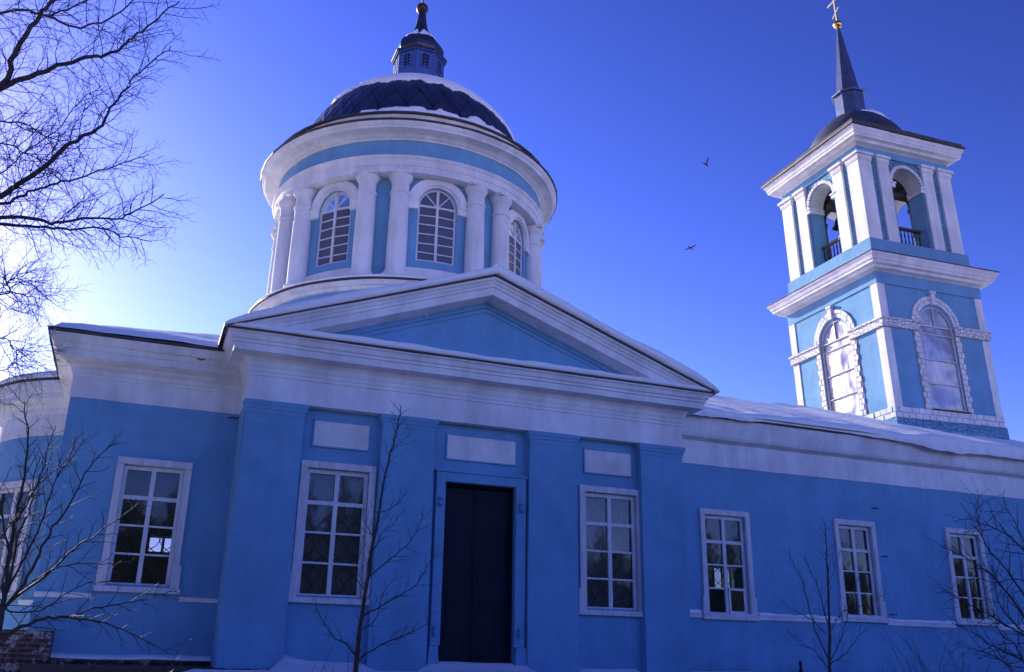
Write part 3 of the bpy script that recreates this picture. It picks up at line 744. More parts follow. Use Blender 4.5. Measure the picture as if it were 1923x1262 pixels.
bar(ss, cm, -u, BOT, -u, SPR, .025, .06, .12); bar(ss, cm, u, BOT, u, SPR, .025, .06, .12); bar(ss, cm, -HW, BOT + .03, 0, BOT + .03, .03, .058, .12); bar(ss, cm, 0, BOT + .03, HW, BOT + .03, .03, .058, .12)
bar(ss, cm, 0, BOT, 0, SPR + HW, .035, .05, .11)
bar(ss, cm, -HW, SPR, 0, SPR, .028, .050, .12); bar(ss, cm, 0, SPR, HW, SPR, .028, .050, .12)
for k in range(1, 6): z = lerp(BOT, SPR, k / 6); zm = z + .008 * math.sin(k * 5.1); bar(ss, cm, -HW, z + .01 * math.sin(k * 2.1), 0, zm, .014, .058, .1); bar(ss, cm, 0, zm, HW, z + .012 * math.sin(k * 3.7), .014, .058, .1)
for s_ in (-1, 1): bar(ss, cm, 0, SPR, s_ * (HW - .03) * math.sin(R(42)), SPR + (HW - .03) * math.cos(R(42)), .014, .066, .1)
sash_me = ss.mesh('sash', M['sash'])
pan = []
for k in range(6):
    za, zb = lerp(BOT, SPR, k / 6), lerp(BOT, SPR, (k + 1) / 6)
    for a, b in ((-HW, 0), (0, HW)):
        p = MB(); t1 = .004 * math.sin(k * 5.1 + a * 9); p.face(cm(a, za, .085 + t1), cm(b, za, .085 - t1), cm(b, zb, .085), cm(a, zb, .085)); pan.append(p.mesh('pane', M['glass_drum']))
for q0, q1 in ((0, 48), (48, 90), (90, 132), (132, 180)):
    p = MB(); pts = [cm(0, SPR, .086)] + [cm(-HW * math.cos(R(lerp(q0, q1, i / 5))), SPR + HW * math.sin(R(lerp(q0, q1, i / 5))), .086) for i in range(6)]; p.face(*pts); pan.append(p.mesh('pane', M['glass_drum']))
pn = MB(); cbox(pn, cm, -.78, .78, 9.46 - 8, 9.74 - 8, -.05, .01, 6); panel_me = pn.mesh('panel', M['white'])
for k in range(8):
    a = PH + R(45 * k)
    wd = obj('window', arch_me, None, drum, (DC[0], DC[1], 8.0), a)
    sub('sash', sash_me, None, wd)
    for p in pan: sub('pane', p, None, wd)
    obj('sill_panel', panel_me, None, drum, (DC[0], DC[1], 8.0), a)

# dome
ZC, RH = 13.80, 3.55
def dpt(t, ph, r=RH): return (DC[0] + r * math.sin(t) * math.cos(ph), DC[1] - r * math.cos(t) * math.cos(ph), ZC + r * math.sin(ph))
obj('dome_shell', MB().lathe([((RH - .03) * math.cos(R(p)), ZC + (RH - .03) * math.sin(R(p))) for p in range(0, 90, 5)], 72, DC), M['dome'], drum, smooth=60)
# diamond sheets
NT = 28; rng = random.Random(4)
rowph = [R(q) for q in (2, 15, 28, 41, 54)]
lats = [R(q) for q in (-8, 4, 16, 28, 40, 52, 64)]
tile_parent = drum
for ri in range(1, 6):
    for j in range(NT):
        t = 2 * PI * (j + (.5 if ri % 2 else 0)) / NT; h = PI / NT
        e = .012
        p = MB(); o_ = RH + .006 + rng.random() * .01; tl = rng.uniform(-.003, .003)
        c0 = dpt(t, lats[ri - 1] + e * .7, o_ + .012); c2 = dpt(t, lats[ri + 1] - e * .7, o_ - .012) if ri < 5 else dpt(t, lats[6], o_ - .012)
        c1 = dpt(t + h * .985, lats[ri], o_ + tl); c3 = dpt(t - h * .985, lats[ri], o_ - tl); cc = dpt(t, lats[ri], o_ + .012)
        m1, m2, m3, m4 = [dpt(t + s_ * h * .485, (lats[ri] + lats[q]) / 2, o_ + .006) for s_, q in ((1, ri - 1), (1, ri + 1), (-1, ri + 1), (-1, ri - 1))]
        p.face(c0, m1, cc, m4); p.face(m1, c1, m2, cc); p.face(cc, m2, c2, m3); p.face(m4, cc, m3, c3)
        rim = [c0, m1, c1, m2, c2, m3, c3, m4]
        for i in range(8):
            A, B = Vector(rim[i]), Vector(rim[(i + 1) % 8]); C_ = Vector((DC[0], DC[1], ZC))
            p.face(A, A + (C_ - A).normalized() * .03, B + (C_ - B).normalized() * .03, B)
        obj('dome_sheet', p, M['dome'], drum)
# snow caps on the dome
def dome_snow(kind):
    mb = MB(); rows = []; nt_ = 300
    if kind == 'cap': phs = [R(q) for q in range(24, 90, 1)] + [R(89.6)]
    else: phs = [R(2 + q * .6) for q in range(0, 42)]
    for ph in phs:
        r = []
        for j in range(nt_):
            t = 2 * PI * j / nt_; td = (math.degrees(t) + 180) % 360 - 180
            sx, cx = math.sin(t) * 3, math.cos(t) * 3
            nz = N(sx, cx, 1, .8) * 5 + N(sx, cx, 2, 2.6) * 3.2 + N(sx, cx, math.degrees(ph) * .1, 7) * 2.0
            if kind == 'cap':
                pts_ = ((-180, 35), (-135, 36), (-100, 38), (-60, 39), (-15, 41), (10, 38), (40, 29), (75, 19), (110, 22), (180, 33)); edge = 40
                for (t0_, e0_), (t1_, e1_) in zip(pts_, pts_[1:]):
                    if t0_ <= td <= t1_: edge = lerp(e0_, e1_, (td - t0_) / (t1_ - t0_))
                edge += nz * 1.0
                d = math.degrees(ph) - edge; th = .075
                blob = math.exp(-((td + 66) / 7) ** 2 - ((math.degrees(ph) - 38) / 4) ** 2) * 8
                d += blob
            else:
                edge = 15.5 + nz * .8
                if td < -38: edge -= min(18, (-38 - td) * .5)
                if td > 40: edge -= (td - 40) * .07
                d = edge - math.degrees(ph); th = .10
            k = max(-1, min(1, d / 3.0)); off = th * (k if k < 0 else k ** .6)
            if kind == 'ring' and ph < R(4): off = min(off, .06)
            r.append(dpt(t, ph, RH + .005 + off))
        rows.append(r)
    return mb.grid(rows, closed=True)
snow('dome_snow', dome_snow('cap'), 'ragged snow cap on top of the navy dome')
snow('dome_snow', dome_snow('ring'), 'thin band of snow along the foot of the navy dome')
# snow on the ledge under the columns
def ring_prof(i, p):
    t_ = .06 + .03 * N(p.x, p.y, 0, 1.5) + .025 * N(p.x, p.y, 2, 5); return [(-.1, -.02), (.0, -.01), (.02, t_ * .4), (-.01, t_ * .9), (-.1, t_ * 1.2), (-.35, t_ * 1.2 + .03), (-.8, t_ * 1.1 + .05)]
st = [((DC[0] + 4.40 * math.sin(2 * PI * j / 260), DC[1] - 4.40 * math.cos(2 * PI * j / 260), 9.15), (math.sin(2 * PI * j / 260), -math.cos(2 * PI * j / 260))) for j in range(261)]
snow('ledge_snow', snowstrip(st, ring_prof), 'snow on the ring ledge below the drum columns')

# lantern on the dome
O8 = R(22.5)
lan = MB().lathe([(.80, 17.0), (.80, 18.66)], 8, DC, phase=O8)
lanb = obj('lantern', lan, M['lantern'], drum)
zb = 17.66
lf2 = MB()
for k in range(8):
    a = R(45 * k); ap_ = .80 * math.cos(O8)
    def LP(u_, v_, w_, a=a, ap_=ap_): return (DC[0] + (ap_ - w_) * math.sin(a) + u_ * math.cos(a), DC[1] - (ap_ - w_) * math.cos(a) + u_ * math.sin(a), v_)
    for s_ in (-1, 1): bar(lf2, LP, s_ * .28, 17.5, s_ * .28, 18.66, .025, -.02, .0)
    bar(lf2, LP, -.3, 17.72, .3, 17.72, .03, -.03, 0)
    wm = arch_band(LP, .125, .155, 18.36, -.03, .0, 10); bar(wm, LP, -.132, 18.02, -.132, 18.36, .018, -.03, 0); bar(wm, LP, .132, 18.02, .132, 18.36, .018, -.03, 0); bar(wm, LP, -.16, 18.0, .16, 18.0, .02, -.04, 0)
    bar(wm, LP, 0, 18.0, 0, 18.48, .01, -.02, 0)
    for zq in (18.12, 18.24, 18.36): bar(wm, LP, -.12, zq, .12, zq, .008, -.02, 0)
    wo_ = obj('lantern_window', wm, M['lantern'], drum)
    g = MB(); g.face(*([LP(-.12, 18.0, -.006), LP(.12, 18.0, -.006)] + [LP(.12 * math.cos(R(q)), 18.36 + .12 * math.sin(R(q)), -.006) for q in range(0, 181, 20)]))
    gp = sub('pane', g, M['darkpane'] if 'darkpane' in M else M['iron'], wo_)
    for q in range(9):
        u_ = lerp(-.33, .33, (q + .5) / 9); bar(lf2, LP, u_, 18.58, u_, 18.66, .02, -.07, -.05)
obj('lantern_trim', lf2, M['lantern'], drum)
obj('lantern_eaves', MB().lathe([(.78, 18.66), (.91, 18.665), (.92, 18.71), (.80, 18.76), (.70, 18.78)], 8, DC, phase=O8), M['metal_edge'], drum)
obj('lantern_cap', MB().lathe([(.74, 18.76), (.78, 18.88), (.79, 19.0), (.76, 19.14), (.68, 19.28), (.56, 19.40), (.45, 19.49), (.37, 19.60), (.29, 19.76), (.21, 20.0), (.165, 20.25), (.125, 20.62), (.0, 20.64)], 8, DC, phase=O8), M['cap'], drum)
obj('ball', MB().lathe([(.20 * math.sin(R(q)), 20.78 - .20 * math.cos(R(q))) for q in range(0, 181, 12)], 24, DC), M['bell'], drum, smooth=60)
cr = MB().box(DC[0] - .03, DC[0] + .03, DC[1] - .03, DC[1] + .03, 20.96, 22.4).box(DC[0] - .4, DC[0] + .4, DC[1] - .025, DC[1] + .025, 21.9, 21.96).box(DC[0] - .2, DC[0] + .2, DC[1] - .026, DC[1] + .026, 22.12, 22.17)
obj('cross', cr, M['brass'], drum)
lc = MB(); rws = []
for r_, z_ in ((.585, 19.36), (.575, 19.42), (.50, 19.475), (.43, 19.53), (.37, 19.60), (.31, 19.70), (.25, 19.80)):
    rws.append([(DC[0] + (r_ - .005) * math.sin(q), DC[1] - (r_ - .005) * math.cos(q), z_ + .02 * math.sin(q * 5)) for q in [2 * PI * j / 48 for j in range(48)]])
snow('cap_snow', lc.grid(rws, closed=True), 'small snow collar around the lantern cap of the dome')

# ================================================================== BELL TOWER
TX, TY = 24.70, 25.0
LEAN = R(-1.7)
tower = empty('bell_tower', (TX, TY, 7.4), (0, LEAN, 0), label='slender two tier blue and white bell tower with arched openings and grey spire', cat='bell tower')
def rotp(k):
    c, s_ = round(math.cos(k * PI / 2)), round(math.sin(k * PI / 2))
    return c, s_
def tmap(k, half):
    """face k: 0 front(-y) 1 right(+x) 2 back 3 left(-x); u to the right when seen from outside, w inward"""
    c, s_ = rotp(k)
    return lambda u_, v_, w_: (TX + c * u_ + s_ * (half - w_), TY + s_ * u_ - c * (half - w_), v_)
def tbox(mb, k, half, u0, u1, v0, v1, out, inn=.0):
    mp = tmap(k, half); P_ = [mp(u0, v0, inn), mp(u1, v0, inn), mp(u1, v1, inn), mp(u0, v1, inn)]; Q = [mp(u0, v0, -out), mp(u1, v0, -out), mp(u1, v1, -out), mp(u0, v1, -out)]
    mb.face(*Q)
    for i in range(4): mb.face(P_[i], P_[(i + 1) % 4], Q[(i + 1) % 4], Q[i])
def sq(half): return [(TX - half, TY + half), (TX - half, TY - half), (TX + half, TY - half), (TX + half, TY + half)]
obj('base_block', sweep(sq(2.41), [(0, 6.2), (0, 8.02), (-.1, 8.03)], closed=True, wob=.012), M['blue_rough'], tower)
HS = 2.34
for k in range(4):
    wn = dict(c=0, hw=.76, b=8.42, spring=11.38, arch=True)
    obj('tower_wall', wall(-HS, HS, 7.9, 13.2, [wn], .45, tmap(k, HS), ends=False), M['blue'], tower)
HF = 2.38
obj('frieze', sweep(sq(HF), [(-.02, 12.74), (0, 12.745), (.0, 13.17), (-.05, 13.18)], closed=True, wob=.006), M['blue'], tower)
obj('cornice', sweep(sq(HF), [(-.05, 13.16), (.02, 13.165), (.05, 13.19), (.22, 13.22), (.25, 13.30), (.37, 13.33), (.38, 13.42), (.41, 13.43), (.45, 13.53), (.50, 13.60), (.51, 13.66), (-.1, 13.74)], closed=True, wob=.014, seed=2), M['white'], tower)
obj('cornice_sheet', sweep(sq(HF), [(.42, 13.662), (.54, 13.66), (.545, 13.685), (-.1, 13.80)], closed=True, wob=.012, seed=3), M['metal_edge'], tower)
# corner pilasters (lower tier), split by the band
for k in range(4):
    for s_ in (-1, 1):
        a, b = sorted((s_ * HS, s_ * (HS - .30)))
        for z0_, z1_ in ((8.40, 11.14), (11.46, 12.74)):
            e_ = .028 + .001 * (k % 2); q = MB(); tbox(q, k, HS, a - (e_ - .002 if s_ < 0 else 0), b + (e_ - .002 if s_ > 0 else 0), z0_, z1_, e_); obj('corner_pilaster', q, M['white'], tower)
for k in range(4):
    for s_ in (-1, 1):
        bd = MB(); a, b = sorted((s_ * (HS + .088), s_ * .78)); tbox(bd, k, HS, a, b, 11.17, 11.43, .09 + .002 * (k % 2), .01); o_ = obj('band_course', bd, M['white_rough'], tower, bevel=.012)
        bd = MB(); a, b = sorted((s_ * (HS + .128), s_ * .75)); tbox(bd, k, HS, a, b, 11.432, 11.50, .13 + .002 * (k % 2), .01); sub('band_cap', bd, M['white_rough'], o_)
rng = random.Random(8)
def blk(mp, u0, u1, v0, v1, out, name='block'):
    g = .008; j = lambda: rng.uniform(-.004, .004)
    mb = MB(); o_ = out + rng.uniform(-.012, .012); b_ = .012
    q = [(u0 + g + j(), v0 + g), (u1 - g + j(), v0 + g), (u1 - g + j(), v1 - g), (u0 + g + j(), v1 - g)]
    cu, cv = (u0 + u1) / 2, (v0 + v1) / 2
    base = [mp(a, b, .02) for a, b in q]; mid = [mp(a, b, -o_ + b_) for a, b in q]; top = [mp(a + (b_ if a < cu else -b_), b + (b_ if b < cv else -b_), -o_) for a, b in q]
    mb.face(*top)
    for i in range(4): mb.face(mid[i], mid[(i + 1) % 4], top[(i + 1) % 4], top[i]); mb.face(base[i], base[(i + 1) % 4], mid[(i + 1) % 4], mid[i])
    return mb
for k in range(4):
    mp = tmap(k, HS); vis = k in (0, 3)
    if not vis: continue
    # voussoirs, two rings
    for ring, (ri, ro) in enumerate(((.79, .93), (.935, 1.08))):
        n = 17
        for i in range(n):
            off = .5 if ring else 0; t0, t1 = PI * (i + off * 0) / n, PI * (i + 1) / n
            if ring: t0, t1 = PI * max(0, i - .5) / n, PI * min(n, i + .5) / n
            if abs((t0 + t1) / 2 - PI / 2) < .11 and ring: pass
            g = .007; mb = MB(); o_ = .055 + rng.uniform(-.012, .014)
            c = [(ri + g, t0 + g), (ro - g, t0 + g), (ro - g, t1 - g), (ri + g, t1 - g)]
            P_ = lambda r, t, w_: mp(-r * math.cos(t), 11.45 + r * math.sin(t), w_)
            f_ = [P_(r, t, -o_) for r, t in c]; b_ = [P_(r, t, .02) for r, t in c]
            mb.face(*f_)
            for q in range(4): mb.face(b_[q], b_[(q + 1) % 4], f_[(q + 1) % 4], f_[q])
            obj('voussoir', mb, M['white'], tower)
    ks = MB(); tbox(ks, k, HS, -.09, .09, 12.20, 12.62, .12, .02); tbox(ks, k, HS, -.13, .13, 12.622, 12.70, .15, .0); obj('keystone', ks, M['white'], tower, bevel=.01)
    # jamb blocks
    for s_ in (-1, 1):
        nb = 14
        for i in range(nb):
            v0, v1 = lerp(8.42, 11.16, i / nb), lerp(8.42, 11.16, (i + 1) / nb)
            cut = .22 if i % 2 else .13
            for a, b in ((.79, .79 + cut), (.79 + cut, 1.07)):
                if b - a < .07: continue
                a_, b_ = sorted((s_ * a, s_ * b)); obj('block', blk(mp, a_, b_, v0, v1, .04), M['white'], tower)
    # backing of mortar behind jambs
    for a, b in ((-1.075, -.785), (.785, 1.075)): bk = MB(); tbox(bk, k, HS, a, b, 8.40, 11.16, .02); obj('jamb_backing', bk, M['stone'], tower)
    # base courses of blocks
    for r_ in range(2):
        v0, v1 = 8.03 + r_ * .19, 8.22 + r_ * .19; L_ = HS + .05; n = 17
        for i in range(n + 1):
            a, b = -L_ + 2 * L_ * (i - (.5 if r_ else 0)) / n, -L_ + 2 * L_ * (i + 1 - (.5 if r_ else 0)) / n
            a, b = max(a, -L_), min(b, L_)
            if b - a > .05: obj('block', blk(tmap(k, HS), a, b, v0, v1, .05), M['white'], tower)
    bk = MB(); tbox(bk, k, HS, -HS - .03, HS + .03, 8.02, 8.41, .03); obj('course_backing', bk, M['stone'], tower)
    # arched window covered in film
    wf = arch_band(mp, .72, .77, 11.38, .02, .12, 20); bar(wf, mp, -.74, 8.42, -.74, 11.38, .025, .02, .12); bar(wf, mp, .74, 8.42, .74, 11.38, .025, .02, .12); bar(wf, mp, -.76, 8.46, .76, 8.46, .035, -.02, .12)
    for z_ in (9.35, 10.2, 11.12): bar(wf, mp, -.74, z_, .74, z_, .014, .02, .08)
    bar(wf, mp, -.74, 11.42, .74, 11.42, .02, .015, .08); bar(wf, mp, 0, 11.42, 0, 12.1, .014, .02, .08)
    wo_ = obj('arched_window', wf, M['casing'], tower)
    fm = MB(); rws = []
    for j in range(30):
        v_ = lerp(8.44, 12.12, j / 29); hw_ = .735 if v_ < 11.38 else math.sqrt(max(.0001, .735 ** 2 - (v_ - 11.38) ** 2)); row = []
        for i in range(17):
            u_ = -hw_ + 2 * hw_ * i / 16; e = (1 - (u_ / .74) ** 2) * .5
            row.append(mp(u_, v_, .075 - .03 * e * (N(u_, v_, k * 3, 1.6) + .2) - .012 * N(u_, v_ * .4, k, 6) * e))
        rws.append(row)
    fm.grid(rws); f_o = sub('film', fm, M['film'], wo_, smooth=180)
    sl = MB(); tbox(sl, k, HS, -.80, .80, 8.40, 8.425, .14, .1); obj('sill', sl, M['metal_edge'], tower)
obj('tower_floor', MB().box(TX - 2.2, TX + 2.2, TY - 2.2, TY + 2.2, 8.1, 8.2).box(TX - 2.2, TX + 2.2, TY - 2.2, TY + 2.2, 12.9, 13.0), M['wood'], tower)
# pedestal of the belfry
HP = 2.27
obj('pedestal', sweep(sq(HP), [(-.1, 13.79), (.05, 13.80), (.05, 14.02), (.03, 14.06), (0, 14.08), (0, 14.50), (-.1, 14.52)], closed=True, wob=.008), M['blue'], tower)
HB = 2.10
for k in range(4):
    o_ = dict(c=0, hw=.68, b=14.45, spring=16.98, arch=True)
    obj('belfry_wall', wall(-HB, HB, 13.9, 18.3, [o_], .62, tmap(k, HB), ends=False), M['blue_rough'], tower)
    mp = tmap(k, HB); soff = MB()
    for i in range(16):
        t0, t1 = PI * i / 16, PI * (i + 1) / 16; r = .674
        soff.face(*[mp(-r * math.cos(t), 16.98 + r * math.sin(t), w_) for t, w_ in ((t0, 0), (t1, 0), (t1, .625), (t0, .625))])
    obj('arch_soffit', soff, M['white_old'], tower, smooth=60)
    for s_ in (-1, 1): obj('reveal', MB(), M['blue'], tower) if False else (lambda r_: (r_.face(mp(s_ * .676, 14.5, -.0), mp(s_ * .676, 14.5, .62), mp(s_ * .676, 16.8, .62), mp(s_ * .676, 16.8, .0)), obj('reveal', r_, M['blue'], tower)))(MB())
    for s_ in (-1, 1):
        im = MB(); a, b = sorted((s_ * .60, s_ * .80)); tbox(im, k, HB, a, b, 16.80, 16.94, .09, .6); a, b = sorted((s_ * .57, s_ * .84)); tbox(im, k, HB, a, b, 16.942, 17.0, .12, .6); obj('impost', im, M['white'], tower)
    for s_ in (-1, 1):
        for (p0, p1) in ((.80, 1.30), (1.60, HB)):
            a, b = sorted((s_ * p0, s_ * p1)); e_ = .09 if p1 == HB else 0; pl = MB(); cpt = MB()
            e_ = .085 if e_ else 0
            tbox(pl, k, HB, a - (e_ if s_ < 0 else 0), b + (e_ if s_ > 0 else 0), 14.515, 17.66, .09)
            for q, (va, vb) in enumerate(((17.66, 17.72), (17.722, 17.86), (17.862, 17.96))):
                o2 = (.115, .13, .19)[q]; d_ = (.02, .03, .08)[q]; tbox(cpt, k, HB, a - (o2 - .004 if s_ < 0 and e_ else d_), b + (o2 - .004 if s_ > 0 and e_ else d_), va, vb, o2 + .002 * (k % 2), .0)
            po = obj('pilaster', pl, M['white'], tower, bevel=.008); sub('capital', cpt, M['white'], po)
    for i in range(19):
        t0, t1 = PI * i / 19 + .014, PI * (i + 1) / 19 - .014; P_ = lambda r, t, w_: mp(-r * math.cos(t), 17.0 + r * math.sin(t), w_)
        c = [(.685, t0), (.80 + rng.uniform(-.01, .015), t0), (.80 + rng.uniform(-.01, .015), t1), (.685, t1)]; f_ = [P_(r, t, -.07 + rng.uniform(-.012, .01)) for r, t in c]; b_ = [P_(r, t, .02) for r, t in c]
        if k not in (0, 3): continue
        mb = MB(); mb.face(*f_)
        for q in range(4): mb.face(b_[q], b_[(q + 1) % 4], f_[(q + 1) % 4], f_[q])
        obj('voussoir', mb, M['white'], tower)
    # railing
    r_ = MB(); tbox(r_, k, HB, -.68, .68, 15.34, 15.44, -.30, .40); tbox(r_, k, HB, -.68, .68, 14.60, 14.68, -.31, .39)
    ro = obj('railing', r_, M['rail'] if k != 0 else M['wood'], tower)
    for i in range(8):
        u_ = lerp(-.60, .60, i / 7); b_ = MB(); c = mp(u_, 0, .35)
        b_.lathe([(.022, 14.68), (.022, 14.78), (.034, 14.88), (.020, 15.0), (.034, 15.12), (.020, 15.24), (.022, 15.34)], 6, (c[0], c[1])); sub('baluster', b_, M['wood'], ro)
        ro.children[-1].location = (0, 0, 0)
obj('belfry_floor', MB().box(TX - 1.9, TX + 1.9, TY - 1.9, TY + 1.9, 14.3, 14.46), M['wood'], tower)
obj('belfry_ceiling', MB().box(TX - 1.6, TX + 1.6, TY - 1.6, TY + 1.6, 17.9, 18.0), M['wood'], tower)
bm_ = MB().box(TX - 1.48, TX + 1.48, TY - 1.35, TY - 1.15, 16.95, 17.17).box(TX - 1.48, TX + 1.48, TY + .3, TY + .5, 16.95, 17.17).box(TX - 1.3, TX - 1.1, TY - 1.6, TY + 1.6, 17.19, 17.37)
bm_.box(TX - 1.35, TX - 1.2, TY + .9, TY + 1.05, 14.46, 17.0)
obj('bell_beam', bm_, M['wood'], tower)
obj('frieze', sweep(sq(2.16), [(-.1, 17.962), (0, 17.965), (0, 18.24), (-.1, 18.25)], closed=True, wob=.006), M['blue'], tower)
obj('cornice', sweep(sq(2.16), [(-.05, 18.22), (.02, 18.225), (.04, 18.25), (.20, 18.30), (.24, 18.38), (.28, 18.40), (.36, 18.42), (.37, 18.52), (.39, 18.53), (.41, 18.62), (.44, 18.66), (.48, 18.76), (-.1, 18.80)], closed=True, wob=.010, seed=6), M['white'], tower)
obj('eaves_edge', sweep(sq(2.16), [(.3, 18.802), (.53, 18.775), (.535, 18.85), (.42, 18.88), (.46, 18.99), (.2, 19.05), (-.3, 19.12)], closed=True, wob=.014, seed=8), M['metal_edge'], tower)
obj('cupola', MB().lathe([(2.02, 18.98)] + [(1.98 * math.cos(R(q)) ** 1.4, 19.0 + 2.3 * math.sin(R(q))) for q in range(4, 84, 6)], 40, (TX, TY)), M['roofmetal'], tower, smooth=60)
obj('spire_base', MB().lathe([(.60, 20.9), (.60, 22.05), (.68, 22.06), (.69, 22.12), (.5, 22.18)], 8, (TX, TY), phase=O8), M['spire'], tower)
obj('spire', MB().lathe([(.50, 22.12), (.47, 22.3), (.07, 25.42), (.0, 25.43)], 8, (TX, TY), phase=O8), M['spire'], tower)
obj('ball', MB().lathe([(.18 * math.sin(R(q)), 25.6 - .18 * math.cos(R(q))) for q in range(0, 181, 12)], 24, (TX, TY)), M['gold'], tower, smooth=60)
cx = MB(); cx.box(-.035, .035, -.03, .03, 0, 1.75).box(-.46, .46, -.026, .026, 1.0, 1.07).box(-.22, .22, -.026, .026, 1.35, 1.41)
n0 = len(cx.v); cx.box(-.27, .27, -.028, .028, -.03, .03)
for i in range(n0, len(cx.v)):
    x, y, z = cx.v[i]; a_ = R(-28); cx.v[i] = (x * math.cos(a_) - z * math.sin(a_), y, x * math.sin(a_) + z * math.cos(a_) + .42)
obj('cross', cx, M['brass'], tower, (TX, TY, 25.76), R(84))
# snow on the cupola
mb = MB(); rows = []
for q in range(10, 82, 3):
    r = []
    for j in range(120):
        t = 2 * PI * j / 120; td = (math.degrees(t) + 180) % 360 - 180
        edge = 62 + 10 * N(math.sin(t) * 2, math.cos(t) * 2, 1) + (0 if td < 10 else -min(30, (td - 10) * .5)); 
        if td < -60: edge = 75
        k_ = max(-1, min(1, (q - edge) / 6)); rr = .10 * (k_ if k_ < 0 else k_ ** .6)
        r.append((TX + (1.98 * math.cos(R(q)) ** 1.4 + rr) * math.sin(t), TY - (1.98 * math.cos(R(q)) ** 1.4 + rr) * math.cos(t), 19.0 + 2.3 * math.sin(R(q)) + rr))
    rows.append(r)
snow('cupola_snow', mb.grid(rows, closed=True), 'thin snow patch on the small cupola of the bell tower')
# bell hanging in the belfry
b_ = MB().lathe([(.0, .62), (.10, .62), (.16, .55), (.20, .40), (.24, .22), (.33, .06), (.40, 0), (.36, 0), (.2, .3), (0, .5)], 24)
obj('bell', b_, M['bell'], None, (TX - 1.05 - .27, TY + .4, 16.22), smooth=40, label='dark bronze bell hanging from a beam in the belfry', cat='bell')
bpy.data.objects['bell'].data.transform(Matrix.Scale(.66, 4))
h_ = MB().box(-.03, .03, -.04, .04, .40, .76); sub('hanger', h_, M['iron'], bpy.data.objects['bell'])

# ================================================================== TREES
rng = random.Random(21)
def rv(): return Vector((rng.gauss(0, 1), rng.gauss(0, 1), rng.gauss(0, 1)))
def curve_branch(p, d, L, n, bend, grav=0., jit=.25):
    pts = [Vector(p)]; d = Vector(d).normalized(); s_ = L / n
    for i in range(n):
        d = (d + rv() * jit * .5 + Vector((0, 0, grav)) * .2 + bend * .15).normalized(); pts.append(pts[-1] + d * s_)
    return pts
def sprout(mb, pts, r0, r1, level, spec, start=.15):
    """side shoots along a polyline"""
    if level >= len(spec): return
    s = spec[level]; L = sum((pts[i + 1] - pts[i]).length for i in range(len(pts) - 1))
    n = max(1, int(L / s['gap'])); side = rng.choice((-1, 1))
    for k in range(n):
        t = start + (1 - start) * (k + rng.random() * .8) / n
        if t > .98: continue
        q = t * (len(pts) - 1); i = min(int(q), len(pts) - 2); p = pts[i].lerp(pts[i + 1], q - i); d = (pts[i + 1] - pts[i]).normalized()
        side = -side
        ax = rv(); ax = (ax - d * ax.dot(d)).normalized()
        if 'plane' in s:
            pl = s['plane']; c = d.cross(pl).normalized() * side; ax = (c + ax * s.get('spread', .5)).normalized()
        ang = R(rng.uniform(*s['ang'])); nd = d * math.cos(ang) + ax * math.sin(ang) + Vector((0, 0, s.get('lift', 0)))
        ln = s['len'] * rng.uniform(.45, 1.15) * (1 - s.get('fall', .45) * t)
        cp_ = curve_branch(p, nd, ln, s['n'], Vector((0, 0, s.get('grav', 0))), 0, s.get('jit', .3))
        ra = min(s['r'], lerp(r0, r1, t) * .75); rb = ra * .4
        mb.tube(cp_, [lerp(ra, rb, j / (len(cp_) - 1)) for j in range(len(cp_))], s.get('seg', 3))
        sprout(mb, cp_, ra, rb, level + 1, spec, .1)
def refine(pts, k=3, jit=.02):
    """Catmull-Rom subdivision of a limb with slight irregularity"""
    P_ = [Vector(p) for p in pts]; out = []
    for i in range(len(P_) - 1):
        p0 = P_[max(0, i - 1)]; p1 = P_[i]; p2 = P_[i + 1]; p3 = P_[min(len(P_) - 1, i + 2)]
        for j in range(k):
            t = j / k; q = .5 * ((2 * p1) + (p2 - p0) * t + (2 * p0 - 5 * p1 + 4 * p2 - p3) * t * t + (3 * p1 - p0 - 3 * p2 + p3) * t ** 3)
            out.append(q + rv() * jit if out else q)
    out.append(P_[-1]); return out
def limb(mb, pts, r0, r1, seg=6, k=4, jit=.012):
    q = refine(pts, k, jit); mb.tube(q, [lerp(r0, r1, (i / (len(q) - 1)) ** .8) for i in range(len(q))], seg); return q

def at(px, py, y):
    """direction through a picture position, met by the plane at depth y (used once to survey branch forks)"""
    d = r2 * (px - 961.5) - u2 * (py - 631) + fw * F_PX
    return d * (y / d.y)
VIEW = Vector((0, 1, .35)).normalized()

